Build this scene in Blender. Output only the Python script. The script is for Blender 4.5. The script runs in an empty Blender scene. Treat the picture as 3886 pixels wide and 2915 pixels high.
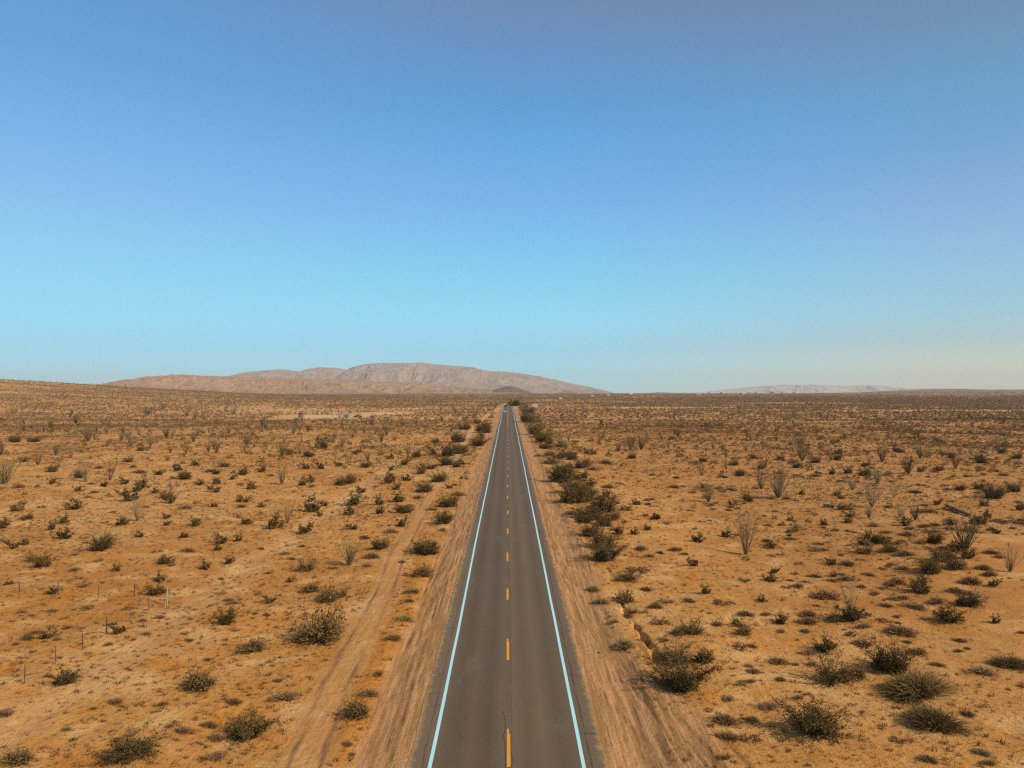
import bpy, math, random
import numpy as np
from mathutils import Vector, Matrix

# ------------------------------------------------------------------ camera, light, exposure
S = bpy.context.scene
COL = S.collection
R = math.radians
CAM = np.array([0.0, 0.0, 18.1])
F, CX, CY = 3000.0, 1943.0, 1457.5          # focal length and centre in photo pixels (3886 wide)
YAW, PITCH = R(0.315), R(0.678)
cd = bpy.data.cameras.new('camera'); cam = bpy.data.objects.new('camera', cd); COL.objects.link(cam)
cd.sensor_width = 36; cd.lens = F / 3886 * 36; cd.clip_start = 0.5; cd.clip_end = 60000
cam.location = CAM; cam.rotation_euler = (R(90) + PITCH, 0, -YAW)
S.camera = cam

SUN_EL, SUN_DIR = R(36), np.array([0.88, -0.475])   # azimuth direction towards the sun
w = bpy.data.worlds.new('World'); S.world = w; w.use_nodes = True
nt = w.node_tree; nt.nodes.clear()
def N(nt, t, **k):
    n = nt.nodes.new(t)
    for a, b in k.items(): setattr(n, a, b)
    return n
out = N(nt, 'ShaderNodeOutputWorld'); bg = N(nt, 'ShaderNodeBackground')
sky = N(nt, 'ShaderNodeTexSky', sky_type='NISHITA'); sky.sun_disc = False
sky.sun_elevation = SUN_EL; sky.sun_rotation = math.atan2(SUN_DIR[0], SUN_DIR[1])
sky.altitude = 200; sky.dust_density = 1.0
tc = N(nt, 'ShaderNodeTexCoord'); sep = N(nt, 'ShaderNodeSeparateXYZ')
nt.links.new(tc.outputs['Generated'], sep.inputs[0])
def srgb(*c):
    return tuple((v / 255 / 12.92 if v / 255 < 0.04045 else ((v / 255 + 0.055) / 1.055) ** 2.4) for v in c) + (1,)
def ramp(nt, pts, fac=None, interp='LINEAR'):
    r = N(nt, 'ShaderNodeValToRGB'); r.color_ramp.interpolation = interp
    el = r.color_ramp.elements
    el[0].position = pts[0][0]; el[0].color = pts[0][1]; el[1].position = pts[-1][0]; el[1].color = pts[-1][1]
    for p, c in pts[1:-1]: e = el.new(p); e.color = c
    if fac is not None: nt.links.new(fac, r.inputs[0])
    return r
# desert sky: pale cyan near the ground, deeper blue higher up, zenith greyed to warm the shade, dustier and greyer towards the sun
HAZE, HTOP = 6.5e-5, 402.0                    # density and top of the dusty air built at the end of the script
def clear(z, *c):
    # colour of the sky above the dust layer, so that seen through the layer it is (c)
    T = math.exp(-HAZE * min((HTOP - 18) / max(z, .01), 19000)); c = srgb(*c)
    return tuple(max(0.02, (v - (1 - T) * h) / T) for v, h in zip(c, (0.375, 0.372, 0.385))) + (1,)
def sky_ramp(L): return ramp(nt, [(z, clear(z, *c)) for z, c in L], sep.outputs['Z'])
SK_L = [(0.0, (168, 190, 198)), (0.019, (165, 192, 204)), (0.052, (158, 208, 232)), (0.09, (151, 215, 246)), (0.164, (143, 206, 241)), (0.22, (137, 190, 239)), (0.29, (121, 177, 235)), (0.353, (105, 165, 223)), (0.445, (98, 152, 208)), (0.7, (118, 122, 138)), (1.0, (128, 122, 122))]
SK_C = [(0.0, (168, 192, 200)), (0.019, (162, 194, 205)), (0.052, (156, 204, 226)), (0.09, (151, 214, 243)), (0.135, (138, 209, 240)), (0.193, (125, 194, 241)), (0.235, (121, 181, 237)), (0.302, (105, 169, 230)), (0.34, (98, 160, 217)), (0.40, (104, 148, 199)), (0.445, (112, 140, 180)), (0.7, (118, 122, 138)), (1.0, (128, 122, 122))]
SK_R = [(0.0, (190, 183, 171)), (0.022, (187, 188, 180)), (0.061, (173, 196, 200)), (0.09, (159, 200, 216)), (0.149, (146, 192, 226)), (0.207, (136, 178, 221)), (0.276, (115, 165, 209)), (0.328, (108, 159, 199)), (0.389, (112, 145, 180)), (0.445, (115, 134, 155)), (0.7, (120, 122, 132)), (1.0, (128, 122, 122))]
rl, rc, rr = sky_ramp(SK_L), sky_ramp(SK_C), sky_ramp(SK_R)
def blend(a, b, x0, x1):
    q = N(nt, 'ShaderNodeMapRange'); nt.links.new(sep.outputs['X'], q.inputs[0]); q.inputs[1].default_value = x0; q.inputs[2].default_value = x1
    k = N(nt, 'ShaderNodeMix', data_type='RGBA'); nt.links.new(q.outputs[0], k.inputs[0]); nt.links.new(a, k.inputs[6]); nt.links.new(b, k.inputs[7]); return k.outputs[2]
sky_col = blend(blend(rl.outputs[0], rc.outputs[0], -0.48, 0.02), rr.outputs[0], 0.06, 0.50)
sm = N(nt, 'ShaderNodeMix', data_type='RGBA', blend_type='MULTIPLY'); sm.inputs[0].default_value = 1
nt.links.new(sky.outputs[0], sm.inputs[6]); sm.inputs[7].default_value = (0.08, 0.08, 0.08, 1)
mm = N(nt, 'ShaderNodeMix', data_type='RGBA'); mm.inputs[0].default_value = 0.93
nt.links.new(sm.outputs[2], mm.inputs[6]); nt.links.new(sky_col, mm.inputs[7])
nt.links.new(mm.outputs[2], bg.inputs[0]); bg.inputs[1].default_value = 1.0
nt.links.new(bg.outputs[0], out.inputs[0])

sl = bpy.data.lights.new('sun', 'SUN'); sl.energy = 4.8; sl.angle = R(0.5); sl.color = (1, 0.93, 0.82)
so = bpy.data.objects.new('sun', sl); COL.objects.link(so)
sd = Vector((SUN_DIR[0] * math.cos(SUN_EL), SUN_DIR[1] * math.cos(SUN_EL), math.sin(SUN_EL)))
so.rotation_euler = sd.to_track_quat('Z', 'Y').to_euler()
vs = S.view_settings; vs.view_transform = 'Standard'; vs.look = 'None'; vs.gamma = 1; vs.exposure = 0
vs.use_curve_mapping = False
S.cycles.use_denoising = False
S.cycles.max_bounces = 4; S.cycles.diffuse_bounces = 2; S.cycles.volume_bounces = 0
S.cycles.filter_width = 1.3
random.seed(7)
rng = np.random.default_rng(11)

# ------------------------------------------------------------------ numpy noise and terrain
_perm = rng.random((256, 256))
def vnoise(x, y, k=0):
    x = np.asarray(x, float) + 37.7 * k; y = np.asarray(y, float) + 91.3 * k
    xi = np.floor(x).astype(int); yi = np.floor(y).astype(int)
    fx = x - xi; fy = y - yi
    fx = fx * fx * (3 - 2 * fx); fy = fy * fy * (3 - 2 * fy)
    g = lambda a, b: _perm[a & 255, b & 255]
    return (g(xi, yi) * (1 - fx) + g(xi + 1, yi) * fx) * (1 - fy) + (g(xi, yi + 1) * (1 - fx) + g(xi + 1, yi + 1) * fx) * fy - 0.5
def fbm(x, y, o=4, k=0, gain=0.5):
    s = 0; a = 1
    for i in range(o):
        s = s + a * vnoise(x * 2 ** i, y * 2 ** i, k + i * 3); a *= gain
    return s
def ridged(x, y, o=5, k=0, gain=0.55):
    s = 0; a = 1
    for i in range(o):
        s = s + a * (1 - 2 * np.abs(vnoise(x * 2 ** i, y * 2 ** i, k + i * 5)) * 2); a *= gain
    return s / 2

_yt = np.arange(-3000, 20001, 2.0)
_gt = np.interp(_yt, [-3000, 0, 37, 67, 96, 140, 198, 257, 330, 472, 600, 745, 850, 1000, 1200, 1600, 2200, 3000, 6000, 20000],
                     [-3, 0.1, 0.4, 0.66, 1.0, 1.48, 2.08, 2.62, 3.4, 4.5, 5.5, 6.8, 7.6, 7.8, 8.0, 10.2, 12.6, 15.2, 19.5, 20.0])
_k = np.hanning(33); _k /= _k.sum()
_gp = np.convolve(np.pad(_gt, 16, mode='edge'), _k, 'valid')
def gbase(y): return np.interp(y, _yt, _gp)
def xc(y):                                   # road centreline
    y = np.asarray(y, float); t = np.clip(y - 715, 0, None)
    return np.where(t < 450, t * t / 1900.0, 450 ** 2 / 1900.0 + (t - 450) * 2 * 450 / 1900.0)
def sstep(a, b, v):
    t = np.clip((v - a) / (b - a), 0, 1); return t * t * (3 - 2 * t)
GULLY = [(2300, 2150), (2322, 2191), (2350, 2260), (2375, 2326), (2428, 2397), (2475, 2461), (2500, 2530)]
GW = None
TRK = ([-20, 37, 48, 70, 86, 100, 150, 220, 295, 400, 480, 560, 620], [-10, -9.7, -10.5, -10.9, -11.9, -12.2, -12.9, -13.6, -14.2, -13.8, -12.5, -9.5, -7.0])
def trackx(y): return np.interp(y, *TRK)
_rr = random.Random(21); RUTS = []
for i in range(20):                        # wheel marks on both graded shoulders, wandering on and off the asphalt
    RUTS.append((_rr.uniform(-7.6, -5.2), _rr.uniform(-.012, .012), _rr.uniform(-4e-4, 4e-4), _rr.uniform(34, 90), _rr.uniform(95, 300), _rr.uniform(.04, .12), _rr.uniform(.3, 1)))
for i in range(14):
    RUTS.append((_rr.uniform(5.2, 7.8), _rr.uniform(-.02, .02), _rr.uniform(-5e-4, 5e-4), _rr.uniform(34, 90), _rr.uniform(90, 260), _rr.uniform(.04, .12), _rr.uniform(.3, .9)))
for i in range(16):                        # vehicles turning off over the wash side
    a0 = _rr.uniform(6.6, 12.6); RUTS.append((a0, -.05 - .02 * (a0 - 6), _rr.uniform(.0, .0016), 34, _rr.uniform(46, 70), _rr.uniform(.07, .18), _rr.uniform(.6, 1)))
def rutmap(x, y):
    m = np.zeros(np.broadcast(x, y).shape); sel = (np.abs(x) < 15) & (np.abs(x) > 4.6) & (y > 30) & (y < 305)
    if not np.any(sel): return m
    full = m; x = x[sel]; y = y[sel]; m = np.zeros(x.shape)
    for i, (a, b, c, y0, y1, wd, st) in enumerate(RUTS):
        u = y - 38; cx = a + b * u + c * u * u + .22 * vnoise(y / 7, y * 0 + i, 3)
        cx = np.where(cx > 0, np.maximum(cx, 5.0), np.minimum(cx, -5.0))
        m = np.maximum(m, st * np.exp(-((x - cx) / wd) ** 2) * sstep(y0, y0 + 4, y) * (1 - sstep(y1 - 12, y1, y)) * np.clip(.55 + 2.2 * vnoise(y / 1.6, x * .5 + i, 7), 0, 1))
    full[sel] = m
    return full
def ground(x, y, micro=True):
    x = np.asarray(x, float); y = np.asarray(y, float)
    h = gbase(y)
    h = h + 38 * np.exp(-(((x + 1000) / 456) ** 2 + ((y - 1180) / 520) ** 2))
    h = h + 7 * np.exp(-(((x - 1900) / 700) ** 2 + ((y - 3100) / 500) ** 2))
    d = np.abs(x - xc(y))
    off = sstep(7, 30, d)
    h = h + off * (1.1 * fbm(x / 90, y / 90, 3, 2) + 0.0)
    h = h + sstep(500, 1500, np.hypot(x, y)) * off * 2.0 * fbm(x / 420, y / 420, 2, 8)
    if micro:
        near = 1 - sstep(250, 420, y)
        m2 = sstep(8, 14, d)
        h = h + near * m2 * (0.40 * fbm(x / 9, y / 9, 4, 4) + 0.09 * np.abs(vnoise(x / 1.7, y / 1.7, 6)) * 2)
        # graded shoulder, small windrow beyond it, verge dips
        h = h + 0.16 * np.exp(-((d - 8.3) / 0.7) ** 2) * (0.4 + fbm(x / 5, y / 5, 2, 9) + .3) * near
        h = h - 0.10 * sstep(4.9, 7.0, d) * (1 - sstep(7, 11, d))
        # two-rut track beside the road, and the old track further out
        t = x - trackx(y)
        h = h - near * 0.07 * (np.exp(-((t - 0.75) / 0.16) ** 2) + np.exp(-((t + 0.75) / 0.16) ** 2)) * np.clip(.55 + 1.6 * vnoise(y / 2.5, x, 13), 0, 1)
        t = x + 25.8 + 0.9 * vnoise(y / 14, y * 0, 3)
        h = h - near * 0.09 * np.exp(-(t / 1.3) ** 2) * (0.5 + np.abs(vnoise(x * 2.2, y * 1.6, 5)) * 3)
        # ruts in the right shoulder, fanning off the road
        h = h - 0.075 * near * rutmap(x, y)
        if GW is not None:
            dm = np.full(x.shape, 99.0)
            sel = (np.abs(x - 11) < 9) & (y > 38) & (y < 95)
            if np.any(sel):
                px, py = x[sel], y[sel]; dd = np.full(px.shape, 99.0)
                for (ax, ay), (bx, by) in zip(GW[:-1], GW[1:]):
                    L = (bx - ax) ** 2 + (by - ay) ** 2
                    tt = np.clip(((px - ax) * (bx - ax) + (py - ay) * (by - ay)) / L, 0, 1)
                    dd = np.minimum(dd, np.hypot(px - ax - tt * (bx - ax), py - ay - tt * (by - ay)))
                dm[sel] = dd + 0.5 * vnoise(px * .9, py * .9, 2)
            h = h - 0.5 * (1 - sstep(0.05, 0.38, dm)) * np.clip(.4 + 2.6 * vnoise(y / 1.6, x * .7, 14), 0.05, 1)
    return h
cy_, sy_ = math.cos(YAW), math.sin(YAW); cp_, sp_ = math.cos(PITCH), math.sin(PITCH)
RIGHT = np.array([cy_, -sy_, 0]); FWD = np.array([sy_ * cp_, cy_ * cp_, sp_]); UP = np.cross(RIGHT, FWD)
_T = np.geomspace(25, 9000, 2600)
def P(px, py):
    """point of the ground seen at a photo pixel -> (x, y, z, distance)"""
    d = FWD + RIGHT * (px - CX) / F + UP * (CY - py) / F
    p = CAM[None] + _T[:, None] * d[None]
    e = p[:, 2] - ground(p[:, 0], p[:, 1], False)
    k = np.argmax(e < 0)
    if e[k] >= 0: k = len(_T) - 1
    t = _T[k - 1] + (_T[k] - _T[k - 1]) * e[k - 1] / (e[k - 1] - e[k]) if k else _T[0]
    q = CAM + t * d
    return q[0], q[1], float(ground(q[0], q[1])), t
GW = [P(a, b)[:2] for a, b in GULLY]
def proj(x, y, z):
    v = np.stack([x - CAM[0], y - CAM[1], z - CAM[2]], -1)
    f = v @ FWD
    return CX + F * (v @ RIGHT) / f, CY - F * (v @ UP) / f, f

# ------------------------------------------------------------------ mesh + tagging helpers
def mesh_from(name, V, faces=None, tri=None, quad=None, smooth=False, mats=(), attrs=None):
    me = bpy.data.meshes.new(name)
    V = np.asarray(V, np.float32).reshape(-1, 3)
    parts = []
    if tri is not None and len(tri): parts.append((np.asarray(tri, np.int32).ravel(), 3))
    if quad is not None and len(quad): parts.append((np.asarray(quad, np.int32).ravel(), 4))
    if faces is not None:
        me.from_pydata(V.tolist(), [], faces)
    else:
        idx = np.concatenate([p[0] for p in parts])
        tot = np.concatenate([np.full(len(p[0]) // p[1], p[1], np.int32) for p in parts])
        st = np.concatenate([[0], np.cumsum(tot)[:-1]]).astype(np.int32)
        me.vertices.add(len(V)); me.vertices.foreach_set('co', V.ravel())
        me.loops.add(len(idx)); me.loops.foreach_set('vertex_index', idx)
        me.polygons.add(len(tot)); me.polygons.foreach_set('loop_start', st); me.polygons.foreach_set('loop_total', tot)
        me.update(calc_edges=True)
    me.polygons.foreach_set('use_smooth', np.full(len(me.polygons), bool(smooth)))
    for m in mats: me.materials.append(m)
    for k, a in (attrs or {}).items():
        at = me.attributes.new(k, 'FLOAT', 'POINT'); at.data.foreach_set('value', np.asarray(a, np.float32).ravel())
    me.update()
    return me
def obj(name, me, parent=None, loc=None):
    o = bpy.data.objects.new(name, me); COL.objects.link(o)
    if parent is not None: o.parent = parent
    if loc is not None: o.location = loc
    return o
def tag(o, label=None, cat=None, group=None, kind=None):
    for k, v in (('label', label), ('category', cat), ('group', group), ('kind', kind)):
        if v: o[k] = v
    return o
def empty(name, loc, rz=0, sc=1):
    o = bpy.data.objects.new(name, None); COL.objects.link(o); o.location = loc; o.rotation_euler = (0, 0, rz)
    o.scale = (sc,) * 3 if not hasattr(sc, '__len__') else sc
    o.empty_display_size = 0.2
    return o
class MB:
    def __init__(s): s.v = []; s.f = []; s.m = []
    def add(s, vs, fs, m=0):
        b = len(s.v); s.v += [tuple(v) for v in vs]; s.f += [[b + i for i in f] for f in fs]; s.m += [m] * len(fs)
    def box(s, c, d, m=0, rz=0, taper=1.0, shear=0):
        x, y, z = [v / 2 for v in d]; ca, sa = math.cos(rz), math.sin(rz); vs = []
        for k, t in ((-1, 1), (1, taper)):
            for a, b in ((-1, -1), (1, -1), (1, 1), (-1, 1)):
                px, py = a * x * t, b * y * t + (shear if k > 0 else 0)
                vs.append((c[0] + px * ca - py * sa, c[1] + px * sa + py * ca, c[2] + k * z))
        s.add(vs, [[0, 3, 2, 1], [4, 5, 6, 7], [0, 1, 5, 4], [1, 2, 6, 5], [2, 3, 7, 6], [3, 0, 4, 7]], m)
    def tube(s, pts, r, n=6, m=0, cap=True):
        pts = [Vector(p) for p in pts]; rr = r if hasattr(r, '__len__') else [r] * len(pts)
        rings = []
        for i, p in enumerate(pts):
            d = (pts[min(i + 1, len(pts) - 1)] - pts[max(i - 1, 0)]).normalized()
            a = d.orthogonal().normalized() if abs(d.z) > .9 else d.cross(Vector((0, 0, 1))).normalized()
            b = d.cross(a)
            rings.append([p + (a * math.cos(2 * math.pi * j / n) + b * math.sin(2 * math.pi * j / n)) * rr[i] for j in range(n)])
        vs = [v for rg in rings for v in rg]; fs = []
        for i in range(len(pts) - 1):
            for j in range(n):
                fs.append([i * n + j, i * n + (j + 1) % n, (i + 1) * n + (j + 1) % n, (i + 1) * n + j])
        if cap: fs += [list(range(n))[::-1], [(len(pts) - 1) * n + j for j in range(n)]]
        s.add(vs, fs, m)
    def prism(s, prof, x0, x1, m=0):
        """profile in (y,z), extruded along x"""
        n = len(prof); vs = [(x0, a, b) for a, b in prof] + [(x1, a, b) for a, b in prof]
        fs = [list(range(n)), [n + i for i in range(n)][::-1]] + [[i, n + i, n + (i + 1) % n, (i + 1) % n] for i in range(n)]
        s.add(vs, fs, m)
    def build(s, name, mats, parent=None, smooth=False, loc=None):
        me = mesh_from(name, s.v, faces=s.f, smooth=smooth, mats=mats if isinstance(mats, (list, tuple)) else [mats])
        if len(set(s.m)) > 1: me.polygons.foreach_set('material_index', s.m)
        return obj(name, me, parent, loc)

# ------------------------------------------------------------------ materials
def mat(name):
    m = bpy.data.materials.new(name); m.use_nodes = True; t = m.node_tree
    b = t.nodes['Principled BSDF']; b.inputs['Roughness'].default_value = 0.9
    b.inputs['Specular IOR Level'].default_value = 0.15
    return m, t, b
def plain(name, c, rough=0.7, spec=0.3, metal=0, var=0.12, sc=6):
    m, t, b = mat(name)
    n = N(t, 'ShaderNodeTexNoise'); n.inputs['Scale'].default_value = sc; n.inputs['Detail'].default_value = 4
    g = N(t, 'ShaderNodeNewGeometry'); t.links.new(g.outputs['Position'], n.inputs['Vector'])
    r = ramp(t, [(0.3, tuple(v * (1 - var) for v in c) + (1,)), (0.7, tuple(min(1, v * (1 + var)) for v in c) + (1,))], n.outputs[0])
    t.links.new(r.outputs[0], b.inputs['Base Color'])
    b.inputs['Roughness'].default_value = rough; b.inputs['Specular IOR Level'].default_value = spec; b.inputs['Metallic'].default_value = metal
    return m
def tnoise(t, vec, scale, detail=4, rough=0.55, stretch=None, w=None):
    n = N(t, 'ShaderNodeTexNoise'); n.inputs['Scale'].default_value = scale; n.inputs['Detail'].default_value = detail; n.inputs['Roughness'].default_value = rough
    if stretch:
        mp = N(t, 'ShaderNodeMapping'); mp.inputs['Scale'].default_value = stretch; t.links.new(vec, mp.inputs[0]); vec = mp.outputs[0]
    t.links.new(vec, n.inputs['Vector']); return n.outputs[0]
def mixc(t, fac, a, b, mode='MIX'):
    m = N(t, 'ShaderNodeMix', data_type='RGBA', blend_type=mode)
    for s, v in ((0, fac), (6, a), (7, b)):
        if hasattr(v, 'links'): t.links.new(v, m.inputs[s])
        else: m.inputs[s].default_value = v if s == 0 or len(v) == 4 else tuple(v) + (1,)
    return m.outputs[2]
def mth(t, op, a, b=None, clamp=False):
    m = N(t, 'ShaderNodeMath', operation=op); m.use_clamp = clamp
    for s, v in ((0, a), (1, b)):
        if v is None: continue
        if hasattr(v, 'links'): t.links.new(v, m.inputs[s])
        else: m.inputs[s].default_value = v
    return m.outputs[0]
def smap(t, v, a, b, lo=0.0, hi=1.0):
    m = N(t, 'ShaderNodeMapRange', interpolation_type='SMOOTHSTEP'); t.links.new(v, m.inputs[0])
    for s, x in ((1, a), (2, b), (3, lo), (4, hi)): m.inputs[s].default_value = x
    return m.outputs[0]
def bump(t, b, h, strength, dist):
    n = N(t, 'ShaderNodeBump'); n.inputs['Strength'].default_value = strength; n.inputs['Distance'].default_value = dist
    t.links.new(h, n.inputs['Height']); t.links.new(n.outputs[0], b.inputs['Normal'])
def attr(t, name):
    a = N(t, 'ShaderNodeAttribute'); a.attribute_name = name; return a.outputs['Fac']

# sand and desert floor
M_ground, t, b = mat('desert_sand')
g = N(t, 'ShaderNodeNewGeometry'); pos = g.outputs['Position']
SAND, SAND2, ORNG, PALE, SHLD, LITR = (0.54, 0.246, 0.060), (0.455, 0.190, 0.040), (0.47, 0.165, 0.006), (0.62, 0.335, 0.115), (0.35, 0.172, 0.058), (0.135, 0.054, 0.012)
n1 = tnoise(t, pos, 0.035, 5); n2 = tnoise(t, pos, 0.3, 5, 0.6); n3 = tnoise(t, pos, 2.2, 5, 0.65); n4 = tnoise(t, pos, 9, 4, 0.7)
c = mixc(t, smap(t, n1, 0.38, 0.62), SAND, SAND2)
c = mixc(t, smap(t, tnoise(t, pos, 0.11, 5, 0.7), 0.46, 0.64, 0, 0.6), c, (0.45, 0.185, 0.040))
c = mixc(t, smap(t, n2, 0.50, 0.66), c, PALE)
c = mixc(t, smap(t, tnoise(t, pos, 0.022, 5, 0.65), 0.48, 0.60, 0, 0.55), c, PALE)
og = mth(t, 'MULTIPLY', smap(t, n2, 0.5, 0.36), smap(t, n3, 0.42, 0.6))
c = mixc(t, mth(t, 'MULTIPLY', og, mth(t, 'ADD', attr(t, 'grassy'), 0.15), True), c, ORNG)
c = mixc(t, mth(t, 'MULTIPLY', smap(t, attr(t, 'grassy'), 0.95, 1.5), smap(t, n3, 0.36, 0.56, 0.15, 0.85)), c, (0.50, 0.185, 0.012))
c = mixc(t, mth(t, 'MULTIPLY', attr(t, 'russet'), smap(t, tnoise(t, pos, 0.05, 5, 0.7), 0.3, 0.6, 0.35, 1.0)), c, (0.36, 0.15, 0.036))
lit = smap(t, n3, 0.575, 0.66); lit2 = smap(t, tnoise(t, pos, 5.5, 3, 0.7, (0.6, 1.3, 1)), 0.59, 0.67)
c = mixc(t, mth(t, 'MULTIPLY', mth(t, 'MAXIMUM', lit, lit2), mth(t, 'MULTIPLY', attr(t, 'litter'), 0.8)), c, LITR)
c = mixc(t, mth(t, 'MULTIPLY', smap(t, tnoise(t, pos, 0.12, 6, 0.75, (0.5, 1, 1)), 0.42, 0.6), attr(t, 'scrub')), c, (0.17, 0.10, 0.042))
shn = tnoise(t, pos, 1.0, 5, 0.6, (3.2, 0.16, 1))
shc = mixc(t, smap(t, shn, 0.40, 0.62), SHLD, (0.54, 0.27, 0.11))
shc = mixc(t, mth(t, 'MULTIPLY', smap(t, tnoise(t, pos, 1.0, 4, 0.6, (5.5, 0.22, 1)), 0.60, 0.66), 0.7), shc, (0.13, 0.075, 0.04))
c = mixc(t, attr(t, 'shoulder'), c, shc)
c = mixc(t, mth(t, 'MULTIPLY', attr(t, 'rut'), smap(t, tnoise(t, pos, 1.0, 4, 0.7, (3, 0.5, 1)), 0.35, 0.6, 0.25, 1.0)), c, (0.12, 0.058, 0.024))
c = mixc(t, attr(t, 'pale'), c, (0.62, 0.39, 0.19))
c = mixc(t, smap(t, n4, 0.3, 0.75, 0.0, 0.22), c, (0.30, 0.14, 0.05))
t.links.new(c, b.inputs['Base Color']); b.inputs['Roughness'].default_value = 0.95
hh = mth(t, 'ADD', mth(t, 'MULTIPLY', n3, 0.6), mth(t, 'ADD', mth(t, 'MULTIPLY', n4, 0.18), mth(t, 'MULTIPLY', shn, 0.25)))
bump(t, b, hh, 0.9, 0.28)

# asphalt
M_road, t, b = mat('asphalt')
g = N(t, 'ShaderNodeNewGeometry'); pos = g.outputs['Position']; u = attr(t, 'across')
UM = mth(t, 'MULTIPLY', mth(t, 'ADD', u, 6.0), 1 / 12.0)
A = lambda v: (v * 1.22, v * 0.82, v * 0.44, 1)
def up(x): return (x + 6) / 12
bands = ramp(t, [(up(-5), A(.150)), (up(-3.8), A(.145)), (up(-3.3), A(.094)), (up(-2.7), A(.066)), (up(-1.9), A(.100)), (up(-1.0), A(.066)), (up(-0.35), A(.105)),
                 (up(0.35), A(.132)), (up(1.0), A(.092)), (up(1.8), A(.130)), (up(2.7), A(.078)), (up(3.5), A(.112)), (up(3.9), A(.118)), (up(5), A(.15))], UM)
tn = tnoise(t, pos, 0.22, 5, 0.6, (1.6, 0.25, 1)); c = mixc(t, smap(t, tn, 0.35, 0.65, 0.0, 0.30), bands.outputs[0], A(.105)[:3])
c = mixc(t, smap(t, tnoise(t, pos, 0.05, 3), 0.35, 0.7, 0, 0.5), c, (0.125, 0.078, 0.055))
c = mixc(t, smap(t, tnoise(t, pos, 0.9, 5, 0.75, (1, 0.5, 1)), 0.60, 0.74, 0, 0.6), c, (0.055, 0.036, 0.024))
c = mixc(t, smap(t, tnoise(t, pos, 0.33, 4, 0.7, (1, 0.4, 1)), 0.57, 0.72, 0, 0.45), c, (0.20, 0.145, 0.088))
gr = tnoise(t, pos, 34, 3, 0.8); c = mixc(t, smap(t, gr, 0.48, 0.72, 0, 0.55), c, (0.30, 0.235, 0.165)); c = mixc(t, smap(t, gr, 0.47, 0.30, 0, 0.6), c, (0.035, 0.026, 0.02))
gr2 = tnoise(t, pos, 9, 4, 0.8); c = mixc(t, smap(t, gr2, 0.5, 0.66, 0, 0.35), c, (0.06, 0.045, 0.032))
wob = mth(t, 'MULTIPLY', mth(t, 'SUBTRACT', tnoise(t, pos, 0.8, 4, 0.6, (0.2, 1, 1)), 0.5), 0.25)
def seam(x0, wd, st, c, col=(0.04, 0.028, 0.02)):
    dd = mth(t, 'ABSOLUTE', mth(t, 'SUBTRACT', mth(t, 'ADD', u, wob), x0))
    f = mth(t, 'MULTIPLY', smap(t, dd, wd, wd * 0.3), smap(t, tnoise(t, pos, 0.35, 4, 0.6, (0.1, 1, 1)), 0.35, 0.55, st * 0.25, st))
    return mixc(t, f, c, col)
c = seam(0.02, 0.16, 0.14, c); c = seam(0.2, 0.05, 0.4, c); c = seam(4.0, 0.07, 0.6, c); c = seam(-4.05, 0.06, 0.5, c)
edge = mth(t, 'ADD', mth(t, 'ABSOLUTE', u), mth(t, 'MULTIPLY', tnoise(t, pos, 1.6, 5, 0.7), 1.1))
c = mixc(t, smap(t, edge, 4.95, 5.4, 0, 0.85), c, (0.42, 0.235, 0.10))
t.links.new(c, b.inputs['Base Color']); b.inputs['Roughness'].default_value = 0.85
bump(t, b, gr, 0.35, 0.02)

def paint(name, c, wear):
    m, t, b = mat(name); g = N(t, 'ShaderNodeNewGeometry')
    n = tnoise(t, g.outputs['Position'], 7, 5, 0.7)
    col = mixc(t, smap(t, n, wear, wear + 0.16), c, (0.16, 0.12, 0.085))
    col = mixc(t, smap(t, tnoise(t, g.outputs['Position'], 0.4, 3), 0.3, 0.7, 0, 0.25), col, tuple(v * .75 for v in c))
    t.links.new(col, b.inputs['Base Color']); b.inputs['Roughness'].default_value = 0.6; return m
M_white = paint('edge_line_paint', (0.44, 0.71, 0.72), 0.60)
M_yel = paint('yellow_paint', (0.74, 0.30, 0.018), 0.66)
M_yel2 = paint('worn_yellow_paint', (0.60, 0.33, 0.14), 0.52)
M_crack = plain('crack_tar', (0.022, 0.016, 0.012))

def leafmat(name, cols, trans=0.0, attrn=None):
    m, t, b = mat(name)
    if attrn: f = attr(t, attrn)
    else:
        oi = N(t, 'ShaderNodeObjectInfo'); f = oi.outputs['Random']
    r = ramp(t, [(i / (len(cols) - 1), tuple(c) + (1,)) for i, c in enumerate(cols)], f)
    v = attr(t, 'tint')
    c = mixc(t, v, r.outputs[0], (0.30, 0.185, 0.075)) if not attrn else r.outputs[0]
    t.links.new(c, b.inputs['Base Color']); b.inputs['Roughness'].default_value = 0.75
    return m
GREENS = [(0.058, 0.038, 0.002), (0.082, 0.050, 0.003), (0.036, 0.028, 0.002), (0.115, 0.062, 0.006), (0.070, 0.036, 0.003)]
BROWNS = [(0.19, 0.092, 0.032), (0.27, 0.145, 0.06), (0.15, 0.068, 0.020), (0.31, 0.18, 0.085)]
M_leaf = leafmat('creosote_leaf', GREENS)
M_leafb = leafmat('sparse_leaf', [(0.145, 0.084, 0.02), (0.19, 0.11, 0.03), (0.115, 0.066, 0.015)])
M_twig = leafmat('grey_twig', [(0.12, 0.066, 0.026), (0.17, 0.10, 0.045), (0.08, 0.044, 0.016)])
M_dry = leafmat('dry_twig', BROWNS)
M_yelsh = leafmat('straw_twig', [(0.34, 0.215, 0.075), (0.27, 0.185, 0.065)])
M_oco = leafmat('ocotillo_cane', [(0.17, 0.112, 0.055), (0.22, 0.145, 0.072), (0.13, 0.092, 0.036), (0.15, 0.11, 0.03)])
M_chol = leafmat('cholla_joint', [(0.21, 0.105, 0.04), (0.17, 0.09, 0.035), (0.25, 0.13, 0.05)])
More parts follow.
